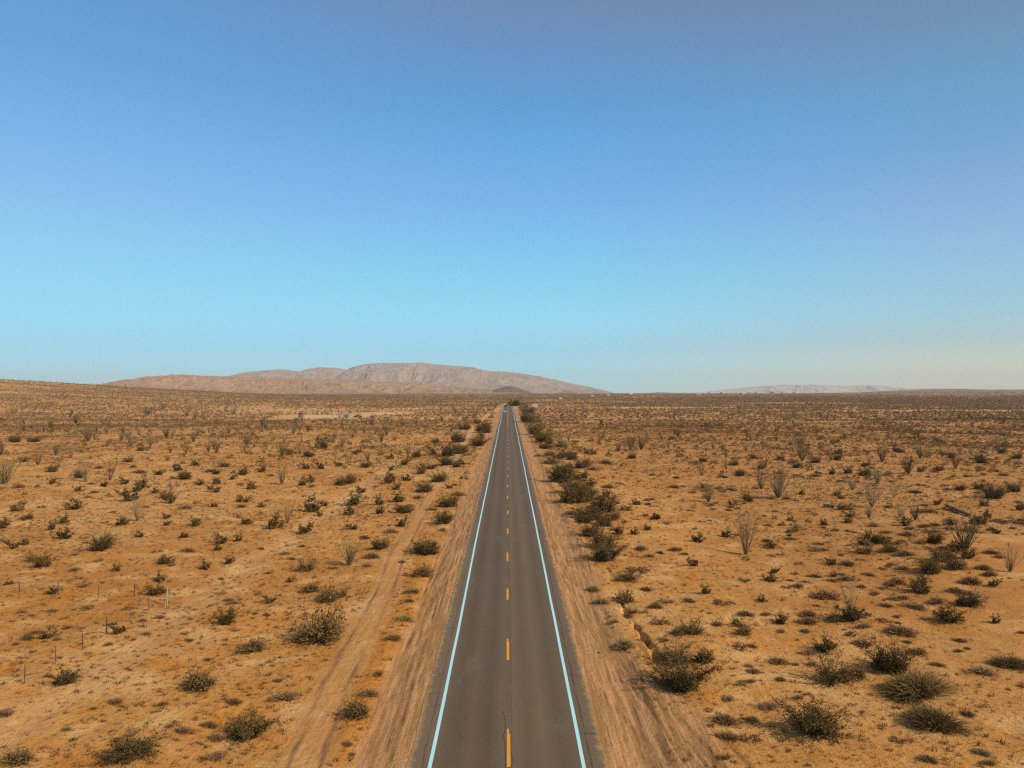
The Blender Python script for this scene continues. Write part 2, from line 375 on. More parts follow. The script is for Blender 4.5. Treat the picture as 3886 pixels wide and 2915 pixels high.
M_dead = plain('dead_wood', (0.10, 0.062, 0.036))

# ------------------------------------------------------------------ ground sheet, with the two tracks and shoulders
def axis(parts):
    a = []
    for s, e, st in parts: a += list(np.arange(s, e, st))
    return a
ys = axis([(-300, 0, 20), (0, 30, 3), (30, 60, 0.25), (60, 110, 0.4), (110, 180, 0.8), (180, 320, 1.6)])
y = 320.0; st = 1.8
while y < 16000: ys.append(y); y += st; st *= 1.03
ys.append(16000.0); ys = np.array(ys)
xs = axis([(0, 4.4, 0.4), (4.4, 13.2, 0.1), (13.2, 18, 0.2), (18, 45, 0.38), (45, 75, 0.8), (75, 130, 1.6)]); x = 130.0; st = 2.0
while x < 11000: xs.append(x); x += st; st *= 1.045
xs.append(11000.0); xs = np.array(xs); xs = np.concatenate([-xs[:0:-1], xs])
XX, YY = np.meshgrid(xs, ys)
ZZ = ground(XX, YY)
dR = np.abs(XX - xc(YY))
ZZ = ZZ - np.where(YY < 1400, (1 - sstep(3.9, 4.5, dR)) * (0.06 + 0.3 * sstep(200, 800, YY)), 0)
nx = len(xs); idx = np.arange(XX.size).reshape(XX.shape)
Q = np.stack([idx[:-1, :-1], idx[:-1, 1:], idx[1:, 1:], idx[1:, :-1]], -1).reshape(-1, 4)
shw = np.where(XX > 0, 1 - sstep(7.6, 9.4, dR + 1.6 * fbm(XX / 6, YY / 6, 3, 3) - 2.2 * (1 - sstep(36, 62, YY)) * (XX > 0)), 1 - sstep(6.8, 7.9, dR + 1.0 * fbm(XX / 6, YY / 6, 3, 3)))
shw = shw * (YY < 1400)
trk = np.exp(-((XX - trackx(YY)) / 1.35) ** 4) * (YY < 640)
otr = np.exp(-((XX + 25.8) / 1.8) ** 4) * (YY < 190)
wash = sstep(0, 6, XX - (30.5 - 0.17 * (YY - 45) + 4 * fbm(YY / 18, YY * 0, 2, 5)) - np.where(YY > 62, (YY - 62) * 0.72, 0)) * (YY < 96)
pad = np.exp(-(((XX + 108) / 26) ** 4 + ((YY - 470) / 32) ** 4)) + np.exp(-(((XX + 80) / 18) ** 4 + ((YY - 520) / 28) ** 4))
clear = np.clip(shw + trk + 0.7 * otr + wash, 0, 1)
grassy = (1 - clear) * (0.35 + 0.65 * sstep(0.0, 0.25, fbm(XX / 28, YY / 28, 3, 12) + 0.35 * ((XX < 0) & (YY < 70)) + 0.3 * (np.abs(XX + 9) < 1.6))) + (0.3 + 1.2 * fbm(XX / 2, YY / 6, 3, 19)) * np.exp(-((XX + 8.6 + .5 * fbm(YY / 9, YY * 0, 2, 4)) / 1.1) ** 4) * (YY < 150)
streak = sstep(0.15, 0.35, fbm(XX / 260, YY / 60, 3, 21)) * sstep(250, 500, YY) * (1 - sstep(1500, 3000, YY))
pale = np.clip(0.75 * pad + 0.35 * trk * sstep(100, 200, YY) + 0.05 * trk + 0.25 * otr + 0.7 * streak * 0.5, 0, 1)
litter = (1 - clear) * 0.9
scrubm = np.maximum(sstep(900, 1900, np.hypot(XX, YY)), .8 * sstep(300, 600, -XX) * sstep(500, 900, YY)) * (1 - 0.8 * streak)
rut = rutmap(XX, YY)
for a in (-.75, .75): rut = np.maximum(rut, 0.8 * np.exp(-((XX - trackx(YY) - a - 0.15 * vnoise(YY / 5, YY * 0, 6)) / .17) ** 2) * np.clip(.85 + 2 * vnoise(YY / 3, XX, 13), 0, 1))
rut = np.clip(rut, 0, 1) * (YY < 330)
me = mesh_from('ground', np.stack([XX, YY, ZZ], -1), quad=Q, smooth=True, mats=[M_ground],
               attrs=dict(russet=0.5 * sstep(14, 40, XX) * (1 - sstep(250, 600, YY)) * (1 - .5 * wash), rut=rut, shoulder=np.clip(shw + .35 * trk, 0, 1) * (1 - pale * .5), grassy=grassy, litter=litter, pale=pale, scrub=scrubm))
tag(obj('ground', me), 'orange desert sand flat stretching to the horizon', kind='structure')

# ------------------------------------------------------------------ road and its paint
ry = np.concatenate([np.arange(-60, 120, 0.6), np.arange(120, 400, 2), np.arange(400, 1181, 5)])
def rz(yv): return gbase(yv) + 0.03
def strip(name, yv, u0, u1, lift, mats, jit=0.0, skirt=False, wob=None):
    yv = np.asarray(yv, float)
    x0 = np.broadcast_to(np.asarray(u0, float), yv.shape).copy(); x1 = np.broadcast_to(np.asarray(u1, float), yv.shape).copy()
    if jit:
        x0 = x0 + jit * fbm(yv / 2.2, yv * 0 + 3, 4, 1); x1 = x1 + jit * fbm(yv / 2.2, yv * 0 + 9, 4, 2)
    sl = np.gradient(xc(yv), yv); nrm = np.sqrt(1 + sl ** 2)
    cols = [(x0, 0)] + ([(x0 * (1 - k) + x1 * k, 0) for k in (0.25, 0.5, 0.75)] if skirt else []) + [(x1, 0)]
    if skirt: cols = [(x0 - 0.05, -0.4)] + cols + [(x1 + 0.05, -0.4)]
    V = []; U = []
    for uu, dz in cols:
        V.append(np.stack([xc(yv) + uu / nrm, yv - uu * sl / nrm, rz(yv) + lift + dz + 0 * yv], -1)); U.append(uu)
    V = np.stack(V, 1); U = np.stack(U, 1); n = len(cols); idx = np.arange(len(yv) * n).reshape(-1, n)
    Qd = np.stack([idx[:-1, :-1], idx[:-1, 1:], idx[1:, 1:], idx[1:, :-1]], -1).reshape(-1, 4)
    return mesh_from(name, V, quad=Qd, mats=mats, attrs=dict(across=U))
tag(obj('road', strip('road', ry, -4.75, 4.72, 0, [M_road], jit=0.16, skirt=True)), 'two-lane brown-grey asphalt road running straight to the hills', kind='structure')
EL = 0.09
def lift_at(yv): return 0.005 + np.clip(yv - 60, 0, None) * 0.00012
lf = lift_at(ry); WB = 0.05 * fbm(ry / 12, ry * 0, 2, 3) + .35 * sstep(120, 330, ry) * fbm(ry / 60, ry * 0, 2, 5); WB2 = 0.05 * fbm(ry / 12, ry * 0, 2, 7) + .3 * sstep(120, 330, ry) * fbm(ry / 60, ry * 0, 2, 9)
tag(obj('edge_line', strip('edge_line', ry, -3.67 - EL + WB, -3.67 + EL + WB, lf, [M_white])), 'pale painted edge line on the fence side of the road', kind='structure')
tag(obj('edge_line', strip('edge_line', ry, 3.63 - EL - WB2, 3.63 + EL - WB2, lf, [M_white])), 'pale painted edge line on the wash side of the road', kind='structure')
V = []; Qs = []; Vw = []; Qw = []
def addq(V, Qs, x0, x1, y0, y1, extra=0):
    b_ = len(V)
    for (xx, yy) in ((x0, y0), (x1, y0), (x1, y1), (x0, y1)):
        V.append((float(xc(yy)) + xx, yy, float(rz(yy)) + float(lift_at(yy)) + extra))
    Qs.append([b_, b_ + 1, b_ + 2, b_ + 3])
for n in range(-3, 22):
    y0 = 37.6 + 14.63 * (n - 0) - 14.63 + 0.0
    y0 = 37.6 + 14.63 * n
    L = 3.55 + 0.25 * math.sin(n * 2.3); o_ = 0.0 + 0.02 * math.sin(n * 1.7) + (0.05 if n == 0 else 0)
    segs = 5
    for k in range(segs):
        addq(V, Qs, o_ - 0.085, o_ + 0.085, y0 + L * k / segs, y0 + L * (k + 1) / segs)
    if n < 4: addq(Vw, Qw, o_ - 0.085, o_ + 0.0 + 0.02, y0 + L + 0.01, y0 + L + 0.62)
y = 37.6 + 14.63 * 22
while y < 1150:
    addq(V, Qs, -0.09, 0.09, y, y + 4); y += 4
tag(obj('centre_line', mesh_from('centre_line', V, quad=Qs, mats=[M_yel])), 'yellow broken centre line turning solid in the distance', kind='structure')
tag(obj('worn_line', mesh_from('worn_line', Vw, quad=Qw, mats=[M_yel2])), 'faded ends of the older yellow dashes', kind='structure')
V = []; Qs = []
def crack(pts, wd):
    for (ax, ay), (bx, by) in zip(pts[:-1], pts[1:]):
        if abs(by - ay) > abs(bx - ax):
            b_ = len(V); V.extend([(ax - wd, ay, float(rz(ay)) + .004), (ax + wd, ay, float(rz(ay)) + .004), (bx + wd, by, float(rz(by)) + .004), (bx - wd, by, float(rz(by)) + .004)])
        else:
            b_ = len(V); V.extend([(ax, ay - wd, float(rz(ay)) + .004), (bx, by - wd, float(rz(by)) + .004), (bx, by + wd, float(rz(by)) + .004), (ax, ay + wd, float(rz(ay)) + .004)])
        Qs.append([b_, b_ + 1, b_ + 2, b_ + 3])
random.seed(3)
p = [(-0.22, 30)]
while p[-1][1] < 44: p.append((min(-0.12, max(-0.36, p[-1][0] + random.uniform(-.07, .07))), p[-1][1] + random.uniform(.18, .4)))
crack(p, 0.013)
for yy, s_ in ((46.6, -1), (58.9, -1), (49.5, 1), (41.2, 1), (73, 1), (88, -1), (104, -1), (97, 1)):
    q_ = [(s_ * 3.85, yy)]
    while abs(q_[-1][0]) < 4.6: q_.append((q_[-1][0] + s_ * .15, q_[-1][1] + random.uniform(-.06, .06)))
    crack(q_, 0.02)
tag(obj('road_crack', mesh_from('road_crack', V, quad=Qs, mats=[M_crack])), 'thin dark cracks in the asphalt', kind='structure')

# ------------------------------------------------------------------ hills and mountains
def hillmat(name, c1, c2, c3, sc):
    m, t, b = mat(name); g = N(t, 'ShaderNodeNewGeometry'); pos = g.outputs['Position']
    n = tnoise(t, pos, sc, 7, 0.65); n2 = tnoise(t, pos, sc * 6, 6, 0.7)
    c = mixc(t, smap(t, n, 0.4, 0.62), c1, c2); c = mixc(t, smap(t, n2, 0.48, 0.66, 0, 0.75), c, c3)
    t.links.new(c, b.inputs['Base Color']); bump(t, b, n2, 0.5, 6); return m
M_far = hillmat('pale_rock', (0.35, 0.235, 0.165), (0.30, 0.195, 0.135), (0.235, 0.15, 0.10), 0.003)
M_mesa = hillmat('dark_mesa', (0.19, 0.12, 0.075), (0.15, 0.095, 0.06), (0.10, 0.065, 0.04), 0.01)
M_hazed = hillmat('haze_tinted_rock', (0.52, 0.42, 0.34), (0.49, 0.39, 0.32), (0.46, 0.37, 0.30), 0.003)  # extra haze fading put into the rock: lighter, low-contrast, close to the horizon sky
M_brn = hillmat('brown_badland', (0.36, 0.205, 0.11), (0.30, 0.165, 0.082), (0.18, 0.10, 0.05), 0.008)
M_drk = hillmat('dark_basalt', (0.17, 0.115, 0.075), (0.13, 0.09, 0.06), (0.09, 0.06, 0.04), 0.02)
K = 3886 / 2212
def hills(name, prof, D, depth, m, label, ns, amp, nx=420, ny=60, front=0.75, k=0, gul=1.0):
    prof = [(a * K, b_ * K) for a, b_ in prof]
    a0, a1 = prof[0][0], prof[-1][0]
    px = np.linspace(a0, a1, nx)
    hy = np.interp(px, [q[0] for q in prof], [q[1] for q in prof])
    v = np.linspace(0, 1, ny)
    PX, Vv = np.meshgrid(px, v)
    H = np.interp(PX, px, hy)
    Yc = D + depth * (Vv - front)
    ang = (PX - CX) / F + YAW * 1.0
    X = ang * D * (1 + 0.35 * (Yc / D - 1)); Y = Yc
    H = (1493 - H) * D / F + 18.1 - 16
    shape = np.where(Vv < front, np.sin(np.clip(Vv / front, 0, 1) * math.pi / 2) ** 1.25, np.cos(np.clip((Vv - front) / (1 - front), 0, 1) * math.pi / 2))
    er = ridged(X / ns, Y / (ns * 2.2), 5, k)
    up_ = 4 * shape * (1 - shape)
    Z = 14 + np.clip(H, 0, None) * shape * (1 + 0.05 * er * gul) + amp * (er - 0.35) * np.clip(H / H.max(), 0, 1) ** .7 * up_
    Z = np.where((Vv == 0) | (Vv == 1), -6, Z)
    idx = np.arange(X.size).reshape(X.shape)
    Qd = np.stack([idx[:-1, :-1], idx[:-1, 1:], idx[1:, 1:], idx[1:, :-1]], -1).reshape(-1, 4)
    return tag(obj(name, mesh_from(name, np.stack([X, Y, Z], -1), quad=Qd, mats=[m], smooth=False)), label, kind='structure')
hills('mountain', [(470, 850), (520, 816), (540, 810), (575, 803), (600, 801), (625, 801), (655, 806), (672, 800), (700, 796), (735, 796), (752, 800), (765, 805), (778, 797), (800, 789), (830, 786), (880, 786), (915, 787), (960, 791), (1000, 793), (1040, 798), (1062, 802), (1090, 805), (1120, 806), (1150, 812), (1175, 817), (1200, 822), (1230, 829), (1262, 835), (1285, 843), (1300, 850)],
      9000, 3600, M_far, 'long pale pinkish mountain across the road end', 300, 56, nx=700, ny=110, k=1)
hills('brown_hills', [(150, 852), (205, 836), (240, 832), (300, 828), (345, 820), (380, 815), (410, 811), (450, 813), (500, 815), (560, 816), (620, 818), (700, 820), (760, 821), (830, 825), (900, 828), (980, 834), (1060, 841), (1130, 848), (1180, 852)],
      4600, 2200, M_brn, 'low brown gullied hills before the pale mountain', 95, 30, nx=700, ny=90, k=4)
hills('dark_knoll', [(1045, 851), (1066, 842), (1080, 837), (1092, 833), (1104, 833), (1120, 837), (1134, 842), (1155, 851)], 3600, 500, M_drk, 'small dark knoll standing over the road end', 40, 8, nx=120, ny=40, front=.5, k=7)
hills('sand_knoll', [(1190, 852), (1215, 845), (1232, 842), (1250, 846), (1280, 852)], 4200, 500, M_brn, 'small tan knoll at the foot of the mountain', 40, 8, nx=80, ny=30, front=.5, k=9)
hills('far_mountain', [(1480, 850), (1530, 845), (1580, 840), (1620, 836), (1660, 833), (1690, 831), (1715, 832), (1745, 831), (1780, 832), (1820, 834), (1860, 833), (1890, 834), (1930, 837), (1990, 838), (2080, 841), (2150, 840), (2230, 843), (2400, 850)],
      14500, 2500, M_hazed, 'faint hazy mountains on the far horizon beyond the town', 500, 90, nx=500, ny=60, k=12)
hills('low_rise', [(1340, 853), (1380, 849.5), (1425, 846.5), (1445, 847), (1500, 849), (1600, 849.5), (1700, 853)], 3300, 500, M_brn, 'low sandy rise beside the distant highway', 120, 2, nx=120, ny=30, front=.5, k=13)
hills('mesa', [(1820, 853), (1880, 846), (1940, 843), (2000, 840.5), (2050, 839.5), (2070, 840), (2095, 845), (2110, 847), (2125, 843), (2160, 841.5), (2260, 841), (2400, 846), (2500, 853)],
      6200, 1600, M_mesa, 'dark flat-topped rise on the horizon past the wash', 200, 12, nx=260, ny=40, k=15)

# ------------------------------------------------------------------ plants: source meshes (unit = metres, width about 1)
def tri_tube(V, T, pts, r0, r1):
    b_ = len(V); n = len(pts)
    for i, p in enumerate(pts):
        d = pts[min(i + 1, n - 1)] - pts[max(i - 1, 0)]; d = d / (np.linalg.norm(d) + 1e-9)
        a = np.cross(d, (0.3, 0.9, 0.1)); a /= np.linalg.norm(a) + 1e-9; c_ = np.cross(d, a); r = r0 + (r1 - r0) * i / (n - 1)
        for j in range(3):
            th = 2.094 * j; V.append(p + r * (a * math.cos(th) + c_ * math.sin(th)))
    for i in range(n - 1):
        for j in range(3):
            a_, b2 = b_ + i * 3 + j, b_ + i * 3 + (j + 1) % 3
            T.append([a_, b2, b2 + 3]); T.append([a_, b2 + 3, a_ + 3])
def leaves(rg, C, size, V, T, tint, tv=0.0, flat=0.6):
    C = np.asarray(C)
    n = len(C); a = rg.normal(size=(n, 3)); a /= np.linalg.norm(a, axis=1, keepdims=True)
    b_ = rg.normal(size=(n, 3)); b_ -= a * (a * b_).sum(1, keepdims=True); b_ /= np.linalg.norm(b_, axis=1, keepdims=True)
    s = size * rg.uniform(.6, 1.4, (n, 1))
    v = np.stack([C - a * s, C + b_ * s * flat, C + a * s, C - b_ * s * flat], 1).reshape(-1, 3)
    base = len(V); V.extend(list(v)); q = base + np.arange(n)[:, None] * 4
    T.extend(np.concatenate([q + [0, 1, 2], q + [0, 2, 3]], 0).tolist()); 
    tint.extend(np.repeat(rg.uniform(0, 1, n) * tv, 4).tolist())
def creosote(seed, stems=34, leaf_n=11, leaf=0.026, spread=1.0, hgt=0.62, sparse=False):
    rg = np.random.default_rng(seed); Vb, Tb = [], []; Vl, Tl, tl = [], [], []
    C = []; lob = rg.uniform(0, 6.28, 3)
    for s in range(stems):
        az = rg.uniform(0, 6.283); lean = rg.uniform(0.1, 1.25) ** 0.8 * spread
        reach = 0.5 * (0.66 + 0.34 * math.sin(az * 2 + lob[0]) * math.sin(az + lob[1])) * rg.uniform(.5, 1.12)
        L = reach / max(math.sin(lean), .35) * (0.9 if lean > .5 else .75); L = min(L, .72)
        d = np.array([math.cos(az) * math.sin(lean), math.sin(az) * math.sin(lean), math.cos(lean) * hgt / 0.55])
        p0 = np.array([math.cos(az), math.sin(az), 0]) * rg.uniform(0, .07)
        pts = [p0]; cur = d.copy()
        for k in range(4):
            cur = cur + rg.normal(scale=.16, size=3) + np.array([0, 0, .10 * (1 if lean > .7 else 0)])
            pts.append(pts[-1] + cur / np.linalg.norm(cur) * L / 4)
        for p_ in pts: p_[2] = max(p_[2] * .88, 0.015)
        tri_tube(Vb, Tb, pts, .011, .004)
        for k in (2, 2, 3, 3, 4):
            if rg.random() < .8:
                e = pts[k] + (cur * .5 + rg.normal(scale=.55, size=3)) * L * .22; e[2] = max(e[2], .02)
                tri_tube(Vb, Tb, [pts[k], (pts[k] + e) / 2 + rg.normal(scale=.01, size=3), e], .005, .002)
                nl = leaf_n if not sparse else leaf_n // 3
                for _ in range(nl):
                    f = rg.uniform(.2, 1.05); C.append(pts[k] + (e - pts[k]) * f + rg.normal(scale=.026, size=3))
        if not sparse:
            for _ in range(leaf_n): C.append(pts[-1] + rg.normal(scale=.035, size=3))
    C = np.array(C); C[:, 2] = np.maximum(C[:, 2], .02)
    leaves(rg, C, leaf, Vl, Tl, tl, 0.35)
    return (Vb, Tb), (Vl, Tl, tl)
def dome(seed, n=520, r=0.5, h=0.42, th=0.007, seg=3, bare=0.0):
    """fine upright twigs radiating from the crown: thin bent blades"""
    rg = np.random.default_rng(seed); V, T, tint = [], [], []
    ph = rg.uniform(0, 6.28, 2)
    for i in range(n):
        az = rg.uniform(0, 6.283); el = math.asin(min(1, rg.uniform(.03, 1) ** .8))
        rr = .92 + .2 * math.sin(2 * az + ph[0]) + .14 * math.sin(3 * az + ph[1]) + .07 * math.sin(7 * az + ph[0])
        tip = np.array([math.cos(az) * math.cos(el) * r * rr, math.sin(az) * math.cos(el) * r * rr, math.sin(el) * h]) * rg.uniform(.55, 1.1)
        s = tip * rg.uniform(.15, .6) + rg.normal(scale=.03, size=3); s[2] = max(s[2], 0)
        mid = (s + tip) / 2 + rg.normal(scale=.035, size=3); w_ = rg.normal(size=3); w_ /= np.linalg.norm(w_); w_ *= th
        b_ = len(V); V.extend([s - w_, s + w_, mid - w_, mid + w_, tip]); T.extend([[b_, b_ + 1, b_ + 3], [b_, b_ + 3, b_ + 2], [b_ + 2, b_ + 3, b_ + 4]])
        tint.extend([rg.uniform(0, .5)] * 5)
    return V, T, tint
def ocotillo(seed, canes=26, H=1.0, spread=0.42):
    rg = np.random.default_rng(seed); V, T = [], []
    for i in range(canes):
        az = rg.uniform(0, 6.283); l = spread * 1.75 * math.sqrt(rg.random()) * rg.uniform(.75, 1.1) + .02; l = min(l, .9); L = H * rg.uniform(.66, 1.0) / max(.75, math.cos(l))
        d = np.array([math.cos(az) * math.sin(l), math.sin(az) * math.sin(l), math.cos(l)])
        pts = [np.array([math.cos(az), math.sin(az), 0]) * rg.uniform(0, .022)]; side = rg.normal(scale=.045, size=3)
        for k in range(7):
            d = d + side * .5 + rg.normal(scale=.025, size=3) + np.array([-math.cos(az) * .02, -math.sin(az) * .02, 0]); d /= np.linalg.norm(d)
            pts.append(pts[-1] + d * L / 7)
        tri_tube(V, T, pts, .0078, .0042)
        if rg.random() < .25:
            e = pts[3] + (d + rg.normal(scale=.25, size=3)) * .3 * L; tri_tube(V, T, [pts[3], (pts[3] + e) / 2, e], .005, .003)
    tint = rg.uniform(0, .2, len(V)); return V, T, list(tint)
def cholla(seed, n=16):
    rg = np.random.default_rng(seed); V, T = [], []
    def grow(p, d, L, r, lv):
        e = p + d * L; tri_tube(V, T, [p, p + d * L * .5 + rg.normal(scale=.01, size=3), e], r, r * .75)
        for _ in range(10):
            q = p + (e - p) * rg.random(); w_ = rg.normal(size=3); w_ /= np.linalg.norm(w_)
            b_ = len(V); s_ = np.cross(w_, d) * .008; V.extend([q - s_, q + s_, q + w_ * (r + .035)]); T.append([b_, b_ + 1, b_ + 2])
        if lv > 0:
            for _ in range(2 if rg.random() < .7 else 3):
                dd = d + rg.normal(scale=.65, size=3); dd[2] = abs(dd[2]) * .6; dd /= np.linalg.norm(dd); grow(e, dd, L * rg.uniform(.7, 1), r * .9, lv - 1)
    for i in range(n):
        az = rg.uniform(0, 6.283); d = np.array([math.cos(az), math.sin(az), rg.uniform(.2, 1.3)]); d /= np.linalg.norm(d)
        grow(np.array([math.cos(az), math.sin(az), 0]) * .04, d, rg.uniform(.10, .17), .018, 2)
    V = np.array(V); V[:, 2] = np.maximum(V[:, 2], 0); return list(V), T, [0.1] * len(V)
SRC = {}
def src(kind):
    return SRC[kind]
SRC['g'] = []; SRC['b'] = []; SRC['d'] = []; SRC['y'] = []; SRC['o'] = []; SRC['c'] = []; SRC['B'] = []; SRC['s'] = []
for i in range(6):
    (Vb, Tb), (Vl, Tl, tl) = creosote(100 + i, stems=44, leaf_n=13, leaf=0.021)
    SRC['g'].append([('branches', mesh_from('branches', Vb, tri=Tb, mats=[M_twig])), ('foliage', mesh_from('foliage', Vl, tri=Tl, mats=[M_leaf], attrs=dict(tint=tl)))])
for i in range(4):
    (Vb, Tb), (Vl, Tl, tl) = creosote(115 + i, stems=84, leaf_n=17, leaf=0.0135, hgt=.6)
    SRC.setdefault('G', []).append([('branches', mesh_from('branches', Vb, tri=Tb, mats=[M_twig])), ('foliage', mesh_from('foliage', Vl, tri=Tl, mats=[M_leaf], attrs=dict(tint=tl)))])
for i in range(5):                                            # small ones: coarser, more open
    (Vb, Tb), (Vl, Tl, tl) = creosote(130 + i, stems=20, leaf_n=8, leaf=0.036, hgt=.7)
    SRC['s'].append([('branches', mesh_from('branches', Vb, tri=Tb, mats=[M_twig])), ('foliage', mesh_from('foliage', Vl, tri=Tl, mats=[M_leaf], attrs=dict(tint=tl)))])
for i in range(4):
    (Vb, Tb), (Vl, Tl, tl) = creosote(160 + i, stems=52, leaf_n=13, leaf=0.021, spread=1.1, hgt=.52, sparse=True)
    V2, T2, t2 = dome(180 + i, 420, .47, .36, .006)
    off = len(Vl); Vl = list(Vl) + list(V2); Tl = list(Tl) + [[a + off for a in q] for q in T2]; tl = list(tl) + list(t2)
    SRC['b'].append([('branches', mesh_from('branches', Vb, tri=Tb, mats=[M_twig])), ('foliage', mesh_from('foliage', Vl, tri=Tl, mats=[M_leafb], attrs=dict(tint=tl)))])
for i in range(5): SRC['d'].append([(None, mesh_from('dry_shrub', *[q for q in (lambda r: (r[0],))(dome(200 + i, 560, .5, .40, .0095))], tri=dome(200 + i, 560, .5, .40, .0095)[1], mats=[M_dry], attrs=dict(tint=dome(200 + i, 560, .5, .40, .0095)[2])))])
for i in range(3):
    r_ = dome(230 + i, 900, .5, .48, .007); SRC['y'].append([(None, mesh_from('straw_shrub', r_[0], tri=r_[1], mats=[M_yelsh], attrs=dict(tint=r_[2])))])
for i in range(2):
    r_ = dome(260 + i, 2800, .55, .50, .0045); SRC['B'].append([(None, mesh_from('broom_shrub', r_[0], tri=r_[1], mats=[M_leafb], attrs=dict(tint=r_[2])))])
for i, (cn, sp) in enumerate(((48, .28), (34, .36), (60, .32), (22, .42), (42, .24), (52, .38))):
    r_ = ocotillo(300 + i, cn, 1.0, sp); SRC['o'].append([(None, mesh_from('ocotillo', r_[0], tri=r_[1], mats=[M_oco], attrs=dict(tint=r_[2])))])
for i in range(4):
    r_ = cholla(340 + i, 9 + 2 * i); SRC['c'].append([(None, mesh_from('cholla', r_[0], tri=r_[1], mats=[M_chol], attrs=dict(tint=r_[2])))])

NAMES = {'g': 'creosote_bush', 's': 'creosote_bush', 'b': 'creosote_bush', 'd': 'dry_shrub', 'y': 'straw_shrub', 'B': 'broom_shrub', 'o': 'ocotillo', 'c': 'cholla_cactus'}
CATS = {'g': 'bush', 's': 'bush', 'b': 'bush', 'd': 'dry shrub', 'y': 'straw shrub', 'B': 'broom shrub', 'o': 'ocotillo', 'c': 'cholla'}
NOUN = {'g': 'leafy dark-olive bush', 's': 'leafy olive bush', 'b': 'thin brownish bush', 'd': 'grey-brown domed shrub', 'y': 'straw-coloured round shrub', 'B': 'broom-like olive-brown shrub', 'o': 'spindly ocotillo', 'c': 'rust-brown cholla'}
GROUPS = {'g': 'creosote bushes scattered over the sand', 's': 'creosote bushes scattered over the sand', 'b': 'creosote bushes scattered over the sand', 'd': 'low dry shrubs scattered over the sand', 'y': 'straw-coloured shrubs by the road', 'B': 'broom shrubs by the wash', 'o': 'ocotillos standing over the scrub', 'c': 'small chollas on the sand'}

